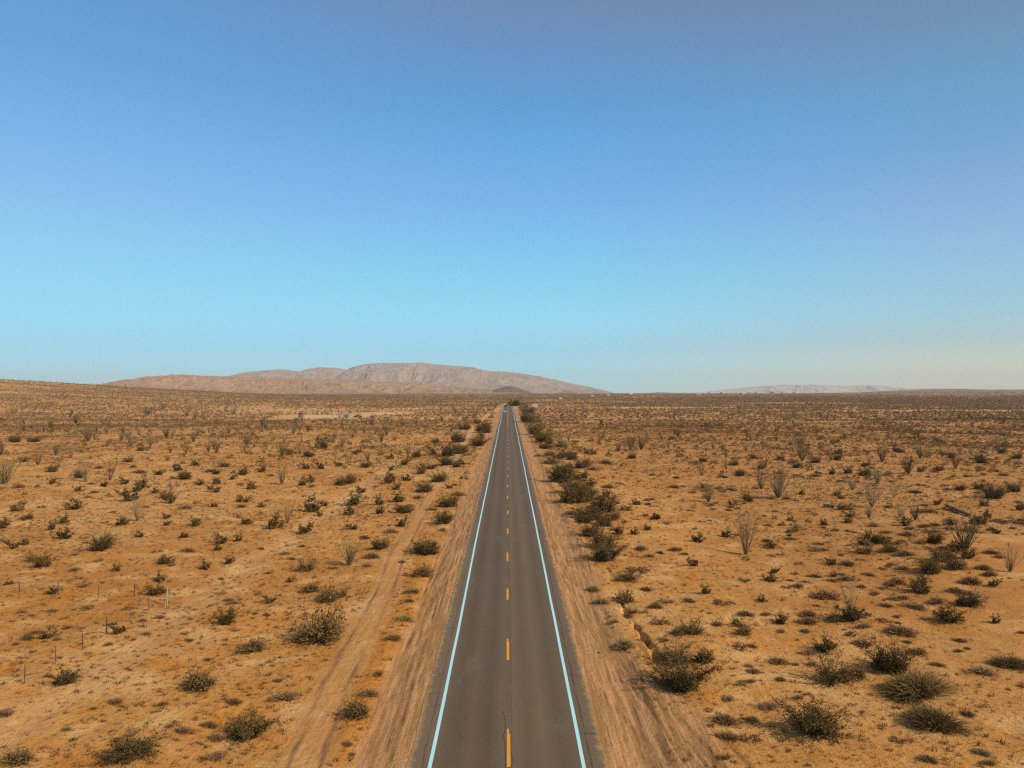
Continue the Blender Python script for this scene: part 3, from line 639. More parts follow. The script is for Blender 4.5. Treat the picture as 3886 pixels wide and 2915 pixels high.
# plants read off the photograph: crop origin, then "kind x base width" (crop scale 1.7015)
PL = {
(0, 1950): """s 410 175 110;c 545 170 70;g 650 255 165;b 225 320 120;g 275 358 130;s 80 230 100;s 165 205 80;s 335 115 80;s 410 65 80;s 20 95 90;d 165 40 90;c 1015 262 80;g 1070 338 115;d 1210 258 100;s 1190 168 75;s 905 158 70;s 1430 205 100;s 1410 245 70;s 1540 188 80;s 1480 335 80;s 1330 372 90;s 755 378 80;d 480 380 90;d 480 282 50;c 630 320 70;b 60 465 70;c 540 485 80;s 340 530 85;s 1035 450 100;g 1005 535 130;d 340 632 90;c 575 615 100;c 830 625 90;d 205 655 60;c 80 700 50;b 180 825 90;s 320 825 120;d 220 780 90;d 370 830 70;d 105 860 70;c 215 912 50;s 770 800 110;d 720 730 60;d 920 715 70;d 1030 695 70;c 910 745 50;d 945 805 70;d 535 750 55;d 435 745 70;g 1455 745 155;s 1740 580 95;s 1670 520 50;d 1480 570 80;d 1425 425 55;d 1735 395 60;d 1685 240 50;d 1950 225 60;c 1205 805 80;d 860 835 50;b 1635 905 200;g 415 1130 190;b 1290 1160 290;b 2060 850 420;d 1800 1095 70;d 1840 1225 190;d 750 1245 110;d 1050 1255 80;d 600 1275 50;d 1510 1250 110;g 1600 1480 320;d 1350 1385 110;d 1400 1470 110;d 1095 1395 70;d 1175 1430 120;d 840 1455 60;d 475 1478 50;y 430 1420 80;d 1395 1590 150;g 870 1642 340;b 110 1650 220;s 790 80 90;s 1075 85 60;s 1265 90 80;s 1595 75 80;s 1540 35 40;c 680 70 70;s 1770 118 150;s 1970 140 110;b 1980 380 150;s 1885 440 60;b 2010 500 150;b 2110 580 180;b 2200 540 120;c 2150 370 80;d 1885 305 60;d 1840 280 70;d 1815 310 40;d 1225 845 60;d 700 870 70;d 1720 665 60;d 1500 600 90;d 1645 660 50;d 1105 350 60;d 1340 960 60;d 520 430 50;d 140 640 60;d 30 1330 130;d 300 1080 60""",
(1300, 1950): """s 60 110 80;g 240 240 140;g 550 270 220;b 510 415 150;d 450 520 120;d 430 575 70;y 400 700 110;d 330 830 110;d 230 1050 80;d 165 1195 150;b 90 1345 250;d 30 1510 90;d 385 320 60;d 190 300 120;o 45 335 150;g 660 70 140;d 310 130 100;s 380 90 90;d 140 170 90;d 645 110 60;d 160 355 80;g 1560 60 130;g 1600 150 140;g 1690 230 190;g 1700 320 230;y 1620 500 110;y 1670 585 110;b 1820 580 190;b 1840 440 150;d 1960 500 90;d 2020 620 120;c 2090 590 110;b 1870 650 90;d 1750 715 90;y 1820 880 170;g 2190 1170 330;b 2150 990 250;d 1940 825 100;d 2080 835 80;b 2170 800 110;c 1910 390 160;d 1980 285 70;d 1930 240 100;d 2150 255 90;s 1880 130 70;s 1970 105 60;d 1765 105 80;s 2025 40 70;c 2090 60 50;b 1740 40 150;d 2050 265 60;c 1950 650 60;c 2060 730 130;d 60 1560 60""",
(2586, 1950): """s 285 145 85;s 100 190 95;d 20 275 60;s 80 350 100;o 415 262 200;s 415 300 55;c 120 55 40;c 190 50 50;c 600 45 30;c 700 55 50;s 650 85 40;c 825 60 40;s 920 80 60;s 1080 60 60;o 1210 30 60;b 945 155 50;d 705 175 80;g 1265 195 130;b 1180 260 140;d 915 240 80;d 1320 135 80;d 1240 90 90;s 1450 90 110;g 1630 200 150;b 1350 250 130;d 1435 275 130;d 1540 205 90;d 1455 155 100;d 1570 100 90;s 1740 90 80;d 1730 115 80;b 1860 130 130;o 1830 240 190;g 1850 300 110;g 1780 250 130;d 1690 235 90;g 1700 320 200;g 1620 400 200;b 1760 370 160;d 1725 370 70;o 2120 380 130;d 1950 370 120;d 1990 410 110;d 2000 265 100;d 2050 290 70;g 1920 70 130;d 2080 60 100;d 1870 460 160;d 1770 520 130;d 1850 530 100;g 1840 620 190;g 1550 520 170;d 1430 555 100;d 1500 630 170;d 1640 600 140;g 1730 730 190;s 2030 730 90;s 2010 475 90;d 1800 835 90;d 1790 890 70;d 1845 870 50;d 1930 1050 200;B 2130 1000 200;d 2195 790 60;d 2190 1125 50;d 1410 800 200;d 1525 900 130;d 1460 835 60;d 1170 855 140;g 920 890 160;d 820 900 120;d 1065 430 110;d 1385 455 130;d 1360 565 110;d 920 560 190;d 1250 520 90;d 1160 480 70;s 990 405 60;d 970 440 80;s 970 330 90;d 1070 340 110;d 1030 270 60;c 1150 300 80;c 760 325 80;c 640 265 60;c 580 275 60;s 600 385 70;c 735 390 70;s 570 445 90;c 410 450 90;c 680 490 80;s 160 530 90;s 520 580 75;c 260 600 100;d 50 580 100;g 640 715 115;d 815 675 130;o 1090 640 180;g 1090 715 180;b 990 715 130;b 70 800 180;b 230 730 80;b 400 790 130;c 380 895 150;d 455 865 80;d 625 975 140;d 845 985 90;d 740 975 50;d 465 1055 100;c 370 1130 120;d 440 1110 70;d 640 1100 80;d 300 1200 90;c 750 1165 60;d 755 1205 70;c 180 1270 80;d 565 1270 140;d 280 1355 170;d 460 1335 110;d 310 1460 140;c 450 1470 150;d 270 1590 80;g 870 1480 420;B 1520 1225 440;g 1350 1040 300;b 990 1125 270;b 1130 1080 170;B 1630 1440 330;d 1850 1340 120;c 1400 1490 120;c 1390 1280 70;d 1590 1620 120;d 1940 1580 110;d 1990 1640 100;g 140 995 140;c 1300 720 110;d 1180 755 90;d 800 760 80;d 1390 690 60;d 1320 620 90;c 1100 790 100;d 1210 395 80;c 1290 360 80;d 1350 330 60;d 1430 360 90;c 1190 390 60;d 1420 190 60;d 1650 990 100""",
(0, 1350): """o 35 825 150;o 245 715 90;o 380 725 70;o 555 812 130;o 710 800 120;o 1105 870 75;o 1820 832 80;o 890 1070 140;o 1855 1090 120;o 330 470 60;o 1590 585 90;o 1165 580 30;o 1825 650 80;o 1080 685 40;o 1385 755 50;o 1100 630 50;o 570 550 110;o 835 560 60;o 785 550 50;o 1075 530 70;o 1410 550 30;o 1440 520 35;o 1990 490 50;o 1895 510 60;o 1720 600 50;o 2150 570 50;o 2085 570 35;o 1310 465 35;o 1700 450 50;o 1510 380 60;o 1205 390 70;o 950 380 100;o 115 465 80;o 490 440 60;o 285 350 70;o 1055 345 50;o 1345 370 70;o 660 435 40;g 1200 800 110;s 805 830 70;s 910 860 100;s 885 880 80;s 1095 955 90;s 845 940 130;s 490 1000 120;s 110 1005 90;c 270 980 60;b 180 1065 100;s 410 1090 70;s 20 1100 80;s 1265 955 40;d 1200 995 90;s 1380 980 60;s 1690 980 60;s 1680 1035 50;s 1075 1060 60;s 1265 1100 70;s 1540 1055 35;s 1600 1100 70;s 2090 968 60;s 2020 1010 130;s 2065 1030 60;s 1590 940 70;s 1545 940 60;c 1730 935 50;s 1965 910 40;d 2015 930 50;s 1385 890 90;s 1295 840 70;s 1405 835 80;s 1500 800 60;g 1565 770 80;s 1690 750 80;s 1690 690 50;s 1630 860 90;c 1550 840 70;c 1730 885 30;d 2015 855 60;s 1950 845 70;s 2010 820 80;g 2200 845 90;s 2190 720 70;b 1450 720 100;d 1355 755 90;s 1265 710 80;d 1140 710 60;b 830 685 80;s 670 845 60;d 585 835 60;s 500 880 70;d 610 890 80;d 120 860 90;s 390 850 50;s 335 835 70;s 1000 890 60;d 815 885 60;d 730 1020 50;c 990 965 35;s 1980 730 80;s 2075 735 90;g 1995 655 80;s 2080 600 140;s 1870 640 70;g 100 560 90;g 220 560 80;d 565 920 50;d 900 760 90;d 640 730 60;d 940 990 50;s 1180 660 50;d 1560 985 80;d 860 720 60""",
(1300, 1350): """g 40 830 120;c 130 720 60;d 180 765 50;s 120 885 80;s 75 965 140;s 50 1030 100;s 240 970 80;s 365 955 100;s 240 1030 90;g 400 1030 130;g 525 890 120;d 485 930 90;s 295 830 100;s 410 810 80;s 310 745 60;s 525 730 70;s 400 705 70;s 320 670 60;g 620 820 130;g 670 710 120;g 680 655 120;s 590 640 80;g 750 635 130;g 750 560 120;g 880 585 120;g 915 500 120;s 690 860 60;y 745 905 100;g 680 980 150;d 575 1000 80;s 345 870 80;d 210 850 50;s 245 650 50;o 425 640 60;o 85 500 50;o 340 555 40;s 85 640 60;g 1245 510 120;g 1290 560 130;g 1195 430 110;g 1205 380 90;b 1350 700 130;g 1545 730 130;b 1405 590 70;b 1340 650 90;g 1420 820 190;g 1480 900 180;g 1500 960 220;d 1480 1030 120;g 1690 1010 190;g 1600 1060 200;d 1700 705 100;b 1600 640 120;d 1560 810 50;s 1815 715 50;c 1780 830 60;c 1695 790 50;d 1710 860 80;s 1700 920 80;s 1900 960 80;c 1830 1000 120;d 1955 1035 60;s 2025 1055 70;c 2095 1090 60;d 2140 855 80;c 2010 800 40;s 2110 920 40;d 1770 955 50;o 1460 550 40;o 1860 610 70;o 1930 610 70;d 1500 560 60;d 1620 745 100;d 1820 1070 50;y 1265 650 60;g 1110 325 90;g 870 440 60;g 790 480 80""",
(2586, 1350): """o 175 945 90;o 625 925 150;o 515 860 120;o 130 780 80;o 290 735 70;o 540 720 50;o 780 680 110;o 205 600 60;o 415 615 45;o 570 640 110;o 285 660 60;o 770 600 80;o 965 680 50;o 905 550 30;o 895 660 25;o 1105 865 80;o 1265 830 90;o 1210 700 40;o 1295 685 80;o 1370 915 120;o 1230 985 140;o 1465 770 100;o 1770 730 70;o 1210 1050 80;o 1410 1040 100;o 1510 1060 90;o 1540 660 60;o 1870 640 60;o 2045 610 70;o 330 500 40;o 1375 500 50;g 1175 780 90;s 970 775 60;s 350 690 50;d 90 700 60;s 200 735 35;s 640 770 60;c 285 885 100;s 435 950 100;c 885 870 35;c 780 910 40;d 865 790 90;s 1030 930 60;s 1080 905 40;c 820 1010 50;s 870 1035 40;s 1030 995 60;s 1095 1040 70;s 600 1065 40;s 705 1075 60;s 825 1080 50;s 920 1100 60;s 650 1105 50;s 1080 1085 60;c 75 985 40;c 50 1000 50;s 1655 960 60;s 1950 980 80;g 2010 930 160;g 1545 755 60;d 1630 755 60;d 1510 890 100;d 1590 1010 120;g 1210 810 50;g 2190 1010 90;g 2150 880 110;d 2080 780 80;g 1940 700 90;d 1730 650 90""",
}
OCO_H = {}    # ocotillos: width given, height follows from the photograph's usual proportions
plants = []   # kind, x, y, z, width, dist
for (ox, oy), txt in PL.items():
    for it in txt.replace('\n', '').split(';'):
        kd, a, b_, wd = it.split()
        px, py = ox + float(a) / 1.7015, oy + float(b_) / 1.7015
        x, y, z, dist = P(px, py)
        W = float(wd) / 1.7015 * dist / F
        # the base line of a bush is its near edge: step back half its depth
        if kd != 'o':
            k_ = W * .35; y += k_; x *= (y / (y - k_)); z = float(ground(x, y))
        plants.append([kd, x, y, z, W])
# the rest of the plain, sown by density (further out than the plants read off the photo)
pr = np.random.default_rng(5)
def sow(n, y0, y1, dens, power=1.0):
    """random points in the visible wedge with a margin"""
    yy = np.sqrt(pr.uniform(y0 ** 2, y1 ** 2, n)); xx = pr.uniform(-.80, .80, n) * yy + pr.uniform(-10, 10, n)
    d = np.abs(xx - xc(yy))
    ok = (d > np.where(xx < xc(yy), 8.2, 8.8)) & (np.abs(xx - trackx(yy)) > np.where(yy < 640, 1.9, 0))
    padm = (((xx + 108) / 27) ** 4 + ((yy - 470) / 33) ** 4 < 1) | (((xx + 80) / 19) ** 4 + ((yy - 520) / 29) ** 4 < 1)
    st = sstep(0.15, 0.35, fbm(xx / 260, yy / 60, 3, 21)) * sstep(250, 500, yy) * (1 - sstep(1500, 3000, yy))
    cl = 0.35 + 1.3 * np.clip(fbm(xx / 22, yy / 22, 3, 31) + .45, 0, 1)
    pb = dens(xx, yy) * cl * (1 - .85 * st) * (~padm)
    ok &= pr.random(n) < pb
    return xx[ok], yy[ok]
taken = np.array([[p[1], p[2]] for p in plants])
def far_from(xx, yy, r):
    keep = np.ones(len(xx), bool)
    for i in range(len(xx)):
        if yy[i] < 330: keep[i] = np.min(np.hypot(taken[:, 0] - xx[i], taken[:, 1] - yy[i])) > r
    return keep
rt = lambda xx, yy: sstep(0.12, 0.5, xx / yy) * sstep(60, 170, yy)         # thicker towards the wash side
xx, yy = sow(30000, 120, 420, lambda x_, y_: (0.20 + 0.32 * rt(x_, y_)) * sstep(110, 230, y_) + .035)
kp = far_from(xx, yy, 2.2); xx, yy = xx[kp], yy[kp]
for x, y in zip(xx, yy):
    u_ = pr.random(); kd = 's' if u_ < .40 else 'g' if u_ < .55 else 'd' if u_ < .88 else 'c'
    W = {'s': .9, 'g': 1.7, 'd': .95, 'c': .75}[kd] * pr.uniform(.6, 1.5)
    plants.append([kd, x, y, float(ground(x, y)), W])
xx, yy = sow(2000, 190, 620, lambda x_, y_: 0.5 - 0.22 * (x_ > 0)); kp = far_from(xx, yy, 3)
for x, y in zip(xx[kp], yy[kp]): plants.append(['o', x, y, float(ground(x, y)), pr.uniform(1.2, 2.9)])
cx_, cy2_ = pr.uniform(0, 1, 60), pr.uniform(48, 175, 60)                      # drifts of low shrubs towards the wash
for a_, y0 in zip(cx_, cy2_):
    x0 = (0.16 + .52 * a_ ** .7) * y0
    if x0 > 35 - 0.17 * (y0 - 45) + max(0, (y0 - 62) * .72) and y0 < 96: continue
    for _ in range(int(pr.integers(3, 10))):
        x = x0 + pr.normal() * 3.2; y = y0 + pr.normal() * 2.2
        if x < 15 or np.min(np.hypot(taken[:, 0] - x, taken[:, 1] - y)) < .8: continue
        kd = 'dddcs'[int(pr.integers(0, 5))]; plants.append([kd, x, y, float(ground(x, y)), pr.uniform(.5, 1.7) * (.7 if kd == 'c' else 1)])
for i in range(20):
    y = pr.uniform(92, 215); x = 12.5 + .012 * (y - 92) + pr.normal() * 1.3; kd = 'gggb'[int(pr.integers(0, 4))]
    plants.append([kd, x, y, float(ground(x, y)), pr.uniform(1.5, 3.3)])
# thickets along both verges beyond the ones read off the photo
for i in range(200):
    y = pr.uniform(190, 900); s_ = 1 if pr.random() < .7 else -1; x = float(xc(y)) + (s_ * pr.uniform(10, 17) if s_ > 0 else -pr.uniform(9, 11.5) if pr.random() < .5 else -pr.uniform(17, 24))
    plants.append(['g', x, y, float(ground(x, y)), pr.uniform(1.0, 3.3)])

# the same scrub carries on past the edges of the photograph
n_ = 9000; yy = pr.uniform(8, 420, n_); xx = pr.uniform(-1, 1, n_) * (yy * 1.5 + 40); ok = (np.abs(xx) > .70 * yy) & (np.abs(xx) > 12) & (pr.random(n_) < .55); OUT = []
for x, y in zip(xx[ok], yy[ok]): OUT.append([pr.choice(['s', 'g', 'd', 'd']), x, y, 0.0, pr.uniform(.6, 1.9)])

# individuals: the 300 largest of each kind; the others join the masses
def appar(p): return p[4] / p[2] * (1.5 if p[0] == 'o' else 1)
by = {}
for p in plants: by.setdefault(NAMES[p[0]], []).append(p)
indiv, rest = [], {}
for nm, L in by.items():
    L.sort(key=appar, reverse=True); indiv += L[:300]; rest[nm] = L[300:]
ORD = ['first', 'second', 'third', 'fourth', 'fifth', 'sixth', 'seventh', 'eighth', 'ninth', 'tenth', 'eleventh', 'twelfth', 'thirteenth', 'fourteenth', 'fifteenth', 'sixteenth', 'seventeenth', 'eighteenth', 'nineteenth', 'twentieth', 'twenty-first', 'twenty-second']
NUM = ['half a', 'one', 'two', 'three', 'four', 'five', 'six', 'seven', 'eight', 'nine', 'ten', 'eleven', 'twelve', 'thirteen', 'fourteen', 'fifteen', 'sixteen', 'seventeen', 'eighteen', 'nineteen', 'twenty']
def size_word(kd, W):
    if kd == 'o': return 'short' if W < 1.9 else 'tall' if W < 3.2 else 'very tall'
    return 'tiny' if W < .7 else 'small' if W < 1.15 else 'mid-sized' if W < 1.9 else 'large' if W < 3 else 'huge'
def place_words(x, y):
    side = 'fence' if x < xc(y) else 'wash'
    d = abs(x - float(xc(y))) / 9.5; k = int(round(d)); 
    dist = ('%s road-width%s' % (NUM[k], '' if k < 2 else 's')) if k < len(NUM) else 'twenty-plus road-widths'
    n = (y - 37.6) / 14.63
    if n < -0.3: at = 'before first yellow dash'
    elif n <= 21.5: at = 'by %s yellow dash' % ORD[max(0, int(round(n)))]
    elif y < 470: at = 'at the solid line'
    elif y < 560: at = 'level with white car'
    elif y < 720: at = 'level with dark car'
    else: at = 'beyond the dark car'
    return side, dist, at
cell = {}
for p in indiv:
    sd_, ds_, at_ = place_words(p[1], p[2]); key = (size_word(p[0], p[4]), NOUN[p[0]], sd_, ds_, at_); cell.setdefault(key, []).append(p)
labels = {}
for (sz, nn, sd_, ds_, at_), L in cell.items():
    L.sort(key=lambda q: abs(q[1] - float(xc(q[2]))))
    for i, p in enumerate(L):
        lb = '%s %s, %s side, %s out, %s' % (sz, nn, sd_, ds_, at_)
        if 1 < len(L) <= 22: lb += ', %s from road' % ('nearer' if (i == 0 and len(L) == 2) else 'farther' if len(L) == 2 else ORD[i])
        if len(L) == 2: lb = lb.replace('nearer from road', 'nearer road').replace('farther from road', 'farther from road')
        labels[id(p)] = lb
cache_first = {}
OWID = []
for q_ in SRC['o']:
    co = np.empty(len(q_[0][1].vertices) * 3, np.float32); q_[0][1].vertices.foreach_get('co', co); co = co.reshape(-1, 3); OWID.append(2 * float(np.percentile(np.hypot(co[:, 0], co[:, 1]), 94)))
pv = random.Random(9)
for p in indiv:
    kd, x, y, z, W = p
    ks = 'G' if kd == 'g' and W > 2.3 else kd; V_ = SRC[ks]; vi = pv.randrange(len(V_))
    rzv = pv.uniform(0, 6.283)
    if kd == 'o':
        k_ = W / OWID[vi]; hz = max(1.6, min(5.4, W * pv.uniform(1.15, 1.45))); s3 = (k_, k_, hz)
    else:
        e_ = 1.3 if kd in 'gsb' else 1.26; s3 = (W * e_ * 1.08, W * e_ * pv.uniform(.8, 1.1), W * pv.uniform(.85, 1.15) * (1 if kd in 'gsb' else .8))
    z0 = z - 0.03 * W
    if len(V_[vi]) == 1:
        o = obj(NAMES[kd], V_[vi][0][1]); o.location = (x, y, z0); o.rotation_euler = (0, 0, rzv); o.scale = s3
    else:
        key = (ks, vi)
        if key not in cache_first:
            o = empty(NAMES[kd], (x, y, z0), rzv, s3); ch = [obj(n_, m_, o) for n_, m_ in V_[vi]]; cache_first[key] = (o, ch)
        else:
            s0, ch0 = cache_first[key]; o = s0.copy(); COL.objects.link(o)
            o.location = (x, y, z0); o.rotation_euler = (0, 0, rzv); o.scale = s3
            for c0 in ch0: c1 = c0.copy(); COL.objects.link(c1); c1.parent = o
    tag(o, labels[id(p)], CATS[kd], GROUPS[kd])

# ---- masses (one object each): low-detail plants merged with numpy
def cloud(n, seed, r=0.5, h=0.55, s=0.13, bottom=0.05):
    rg = np.random.default_rng(seed); a = rg.uniform(0, 6.283, n); rad = r * np.sqrt(rg.random(n)) * .9
    z = bottom + (h - bottom) * rg.random(n) * np.sqrt(np.clip(1 - (rad / r) ** 2, 0.05, 1))
    V, T, tt = [], [], []; leaves(rg, np.stack([rad * np.cos(a), rad * np.sin(a), z], -1), s, V, T, tt, 0, 0.7)
    return np.array(V), np.array(T)
def lowoco(seed, n=9):
    rg = np.random.default_rng(seed); V, T = [], []
    for i in range(n):
        az = rg.uniform(0, 6.283); l = abs(rg.normal(0, .32)); d = np.array([math.cos(az) * math.sin(l), math.sin(az) * math.sin(l), math.cos(l)]) * rg.uniform(.7, 1)
        sdv = np.cross(d, rg.normal(size=3)); sdv /= np.linalg.norm(sdv); sdv *= .013
        b_ = len(V); V += [-sdv, sdv, d * .6 + sdv, d * .6 - sdv, d]; T += [[b_, b_ + 1, b_ + 2], [b_, b_ + 2, b_ + 3], [b_ + 3, b_ + 2, b_ + 4]]
    return np.array(V), np.array(T)
def mass(name, protos, X, Y, Wd, Hs, mats, label, cat, tintf=None):
    X, Y, Wd, Hs = map(np.asarray, (X, Y, Wd, Hs)); Z = ground(X, Y)
    VV, TT, AA = [], [], []; base = 0; pick = pr.integers(0, len(protos), len(X)); tn = pr.random(len(X)) if tintf is None else tintf
    for k_, (v, t_) in enumerate(protos):
        s = np.where(pick == k_)[0]
        if not len(s): continue
        th = pr.uniform(0, 6.283, len(s)); c_, s_ = np.cos(th), np.sin(th)
        vx = (v[None, :, 0] * c_[:, None] - v[None, :, 1] * s_[:, None]) * Wd[s][:, None] + X[s][:, None]
        vy = (v[None, :, 0] * s_[:, None] + v[None, :, 1] * c_[:, None]) * Wd[s][:, None] + Y[s][:, None]
        vz = v[None, :, 2] * Hs[s][:, None] + Z[s][:, None] - .02
        VV.append(np.stack([vx, vy, vz], -1).reshape(-1, 3)); nv = v.shape[0]
        TT.append((t_[None] + (np.arange(len(s)) * nv)[:, None, None]).reshape(-1, 3) + base); base += len(s) * nv
        AA.append(np.repeat(tn[s], nv))
    me = mesh_from(name, np.concatenate(VV), tri=np.concatenate(TT), mats=mats, attrs=dict(mix=np.concatenate(AA)))
    return tag(obj(name, me), label, cat, None, 'stuff')
M_mg = leafmat('distant_creosote', [(0.10, 0.062, 0.010), (0.16, 0.088, 0.022), (0.12, 0.066, 0.014), (0.20, 0.11, 0.036)], attrn='mix')
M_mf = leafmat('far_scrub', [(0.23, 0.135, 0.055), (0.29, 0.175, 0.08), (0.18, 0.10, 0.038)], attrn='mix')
M_md = leafmat('distant_dry_scrub', [(0.17, 0.105, 0.052), (0.25, 0.165, 0.09), (0.14, 0.085, 0.04), (0.21, 0.13, 0.065)], attrn='mix')
M_mo = leafmat('distant_ocotillo', [(0.18, 0.118, 0.06), (0.24, 0.155, 0.08), (0.14, 0.10, 0.045)], attrn='mix')
midp = [cloud(70, 500 + i, s=.075) for i in range(5)]; lowp = [cloud(16, 520 + i, s=.17) for i in range(5)]
R_ = rest.get('creosote_bush', []) + [p for p in OUT if p[0] != 'd']; 
xa, ya = sow(250000, 400, 1500, lambda x_, y_: 0.55 + 0.45 * rt(x_, y_) - .12 * (x_ < 0))
far2x, far2y = sow(42000, 1500, 3300, lambda x_, y_: 0.8 + 0 * x_)
isd = pr.random(len(xa)) < .45
mass('creosote_scrub', midp, [p[1] for p in R_], [p[2] for p in R_], [p[4] for p in R_], [p[4] * 1.05 for p in R_], [M_mg], 'smaller creosote bushes dotted over the middle distance', 'scrub')
R_ = rest.get('dry_shrub', []) + [p for p in OUT if p[0] == 'd']
mass('dry_scrub', midp, [p[1] for p in R_], [p[2] for p in R_], [p[4] for p in R_], [p[4] * .8 for p in R_], [M_md], 'smaller grey-brown shrubs dotted over the middle distance', 'scrub')
wg = pr.uniform(.8, 2.4, (~isd).sum()); xg, yg = xa[~isd], ya[~isd]
xg = np.concatenate([xg, far2x]); yg = np.concatenate([yg, far2y]); wg = np.concatenate([wg, pr.uniform(2.5, 6, len(far2x))])
hg = np.where(wg > 2.4, wg * .45, wg * .85)
mass('distant_creosote_scrub', lowp, xg, yg, wg, hg, [M_mf], 'olive-brown creosote scrub covering the plain towards the hills', 'scrub')
wd_ = pr.uniform(.7, 1.9, isd.sum())
mass('distant_dry_scrub', lowp, xa[isd], ya[isd], wd_, wd_ * .75, [M_md], 'grey-brown dry scrub covering the plain towards the hills', 'scrub')
R_ = rest.get('ocotillo', []); xo, yo = sow(20000, 560, 2200, lambda x_, y_: 0.5 + 0.2 * rt(x_, y_))
xo = np.concatenate([[p[1] for p in R_], xo]); yo = np.concatenate([[p[2] for p in R_], yo]); ho = pr.uniform(2.2, 4.6, len(xo))
mass('distant_ocotillo_stand', [lowoco(540 + i, 14) for i in range(5)], xo, yo, ho, ho, [M_mo], 'far ocotillos standing above the scrub on the plain', 'ocotillo stand')
R_ = rest.get('cholla_cactus', [])
if R_: mass('cholla_scrub', midp, [p[1] for p in R_], [p[2] for p in R_], [p[4] for p in R_], [p[4] * .8 for p in R_], [plain('distant_cholla', (0.2, 0.1, 0.04))], 'small rust-brown chollas dotted over the middle distance', 'scrub')

# dry grass tufts and twig litter on the sand
def tuft(seed, n=9, h=1.0):
    rg = np.random.default_rng(seed); V, T = [], []
    for i in range(n):
        az = rg.uniform(0, 6.283); l = rg.uniform(.15, 1.25); d = np.array([math.cos(az) * math.sin(l), math.sin(az) * math.sin(l), math.cos(l)]) * rg.uniform(.6, 1.1)
        o_ = np.append(rg.normal(scale=.25, size=2), 0); sdv = np.cross(d, rg.normal(size=3)); sdv /= np.linalg.norm(sdv); sdv *= .07
        b_ = len(V); V += [o_ - sdv, o_ + sdv, o_ + d]; T += [[b_, b_ + 1, b_ + 2]]
    V = np.array(V); V[:, 2] = np.maximum(V[:, 2], 0); return V, np.array(T)
def scatter(n, y0, y1, f):
    yy = np.sqrt(pr.uniform(y0 ** 2, y1 ** 2, n)); xx = pr.uniform(-.72, .72, n) * yy
    d = np.abs(xx - xc(yy)); ok = (d > 7.6) & (np.abs(xx - trackx(yy)) > 1.2)
    wsh = (xx > 35 - 0.17 * (yy - 45) + np.where(yy > 62, (yy - 62) * .72, 0)) & (yy < 96)
    pb = f(xx, yy) * np.where(wsh, .12, 1.0)
    ok &= pr.random(n) < pb
    return xx[ok], yy[ok]
gx, gy = scatter(60000, 34, 150, lambda x_, y_: np.clip(.25 + 1.6 * fbm(x_ / 14, y_ / 14, 3, 12) + .25 * (y_ < 75) * (x_ < 0), .05, 1))
bx_ = [p for p in indiv if p[4] > 1.1 and p[2] < 120 and p[0] != 'o']
ex, ey = [], []
for p in bx_:
    n_ = int(26 * p[4]); a_ = pr.uniform(0, 6.283, n_); q_ = p[4] * .5 * pr.uniform(.5, 1.45, n_); ex.append(p[1] + q_ * np.cos(a_)); ey.append(p[2] + q_ * np.sin(a_) - .15 * p[4])
gx = np.concatenate([gx] + ex); gy = np.concatenate([gy] + ey); kp = np.abs(gx) > 5.2; gx, gy = gx[kp], gy[kp]
gs = pr.uniform(.07, .22, len(gx))
M_gr = leafmat('dry_grass_blade', [(0.50, 0.22, 0.04), (0.36, 0.165, 0.04), (0.46, 0.26, 0.075), (0.24, 0.12, 0.04)], attrn='mix')
mass('dry_grass', [tuft(560 + i) for i in range(6)], gx, gy, gs, gs * 1.1, [M_gr], 'short orange dry grass tufts over the sand', 'grass')
lx, ly = scatter(230000, 34, 420, lambda x_, y_: np.clip(.5 + 1.3 * fbm(x_ / 20, y_ / 20, 3, 17), .08, 1))
ls = pr.uniform(.10, .42, len(lx)) * (1 + .5 * sstep(80, 300, ly))
M_li = leafmat('twig_litter', [(0.13, 0.058, 0.018), (0.19, 0.095, 0.035), (0.09, 0.045, 0.016), (0.24, 0.13, 0.055)], attrn='mix')
mass('low_herbs', [tuft(580 + i, 12) for i in range(6)], lx, ly, ls, ls * .75, [M_li], 'tiny dry brown herbs and twigs dotting the sand', 'herbs')

hx, hy = scatter(52000, 36, 360, lambda x_, y_: np.clip(.30 + 1.1 * fbm(x_ / 16, y_ / 16, 3, 23) + .22 * rt(x_, y_) + .10 * sstep(25, 60, x_) + .16 * sstep(90, 200, y_), .03, 1))
hs = pr.uniform(.22, .75, len(hx))
M_tf = leafmat('brown_tuft', [(0.20, 0.092, 0.026), (0.28, 0.14, 0.05), (0.15, 0.068, 0.018), (0.23, 0.125, 0.03)], attrn='mix')
mass('dry_herb_clumps', [tuple(map(np.array, dome(600 + i, 46, .5, .42, .022)[:2])) for i in range(6)], hx, hy, hs, hs * .9, [M_tf], 'countless ankle-high brown herb clumps between the shrubs', 'herbs')

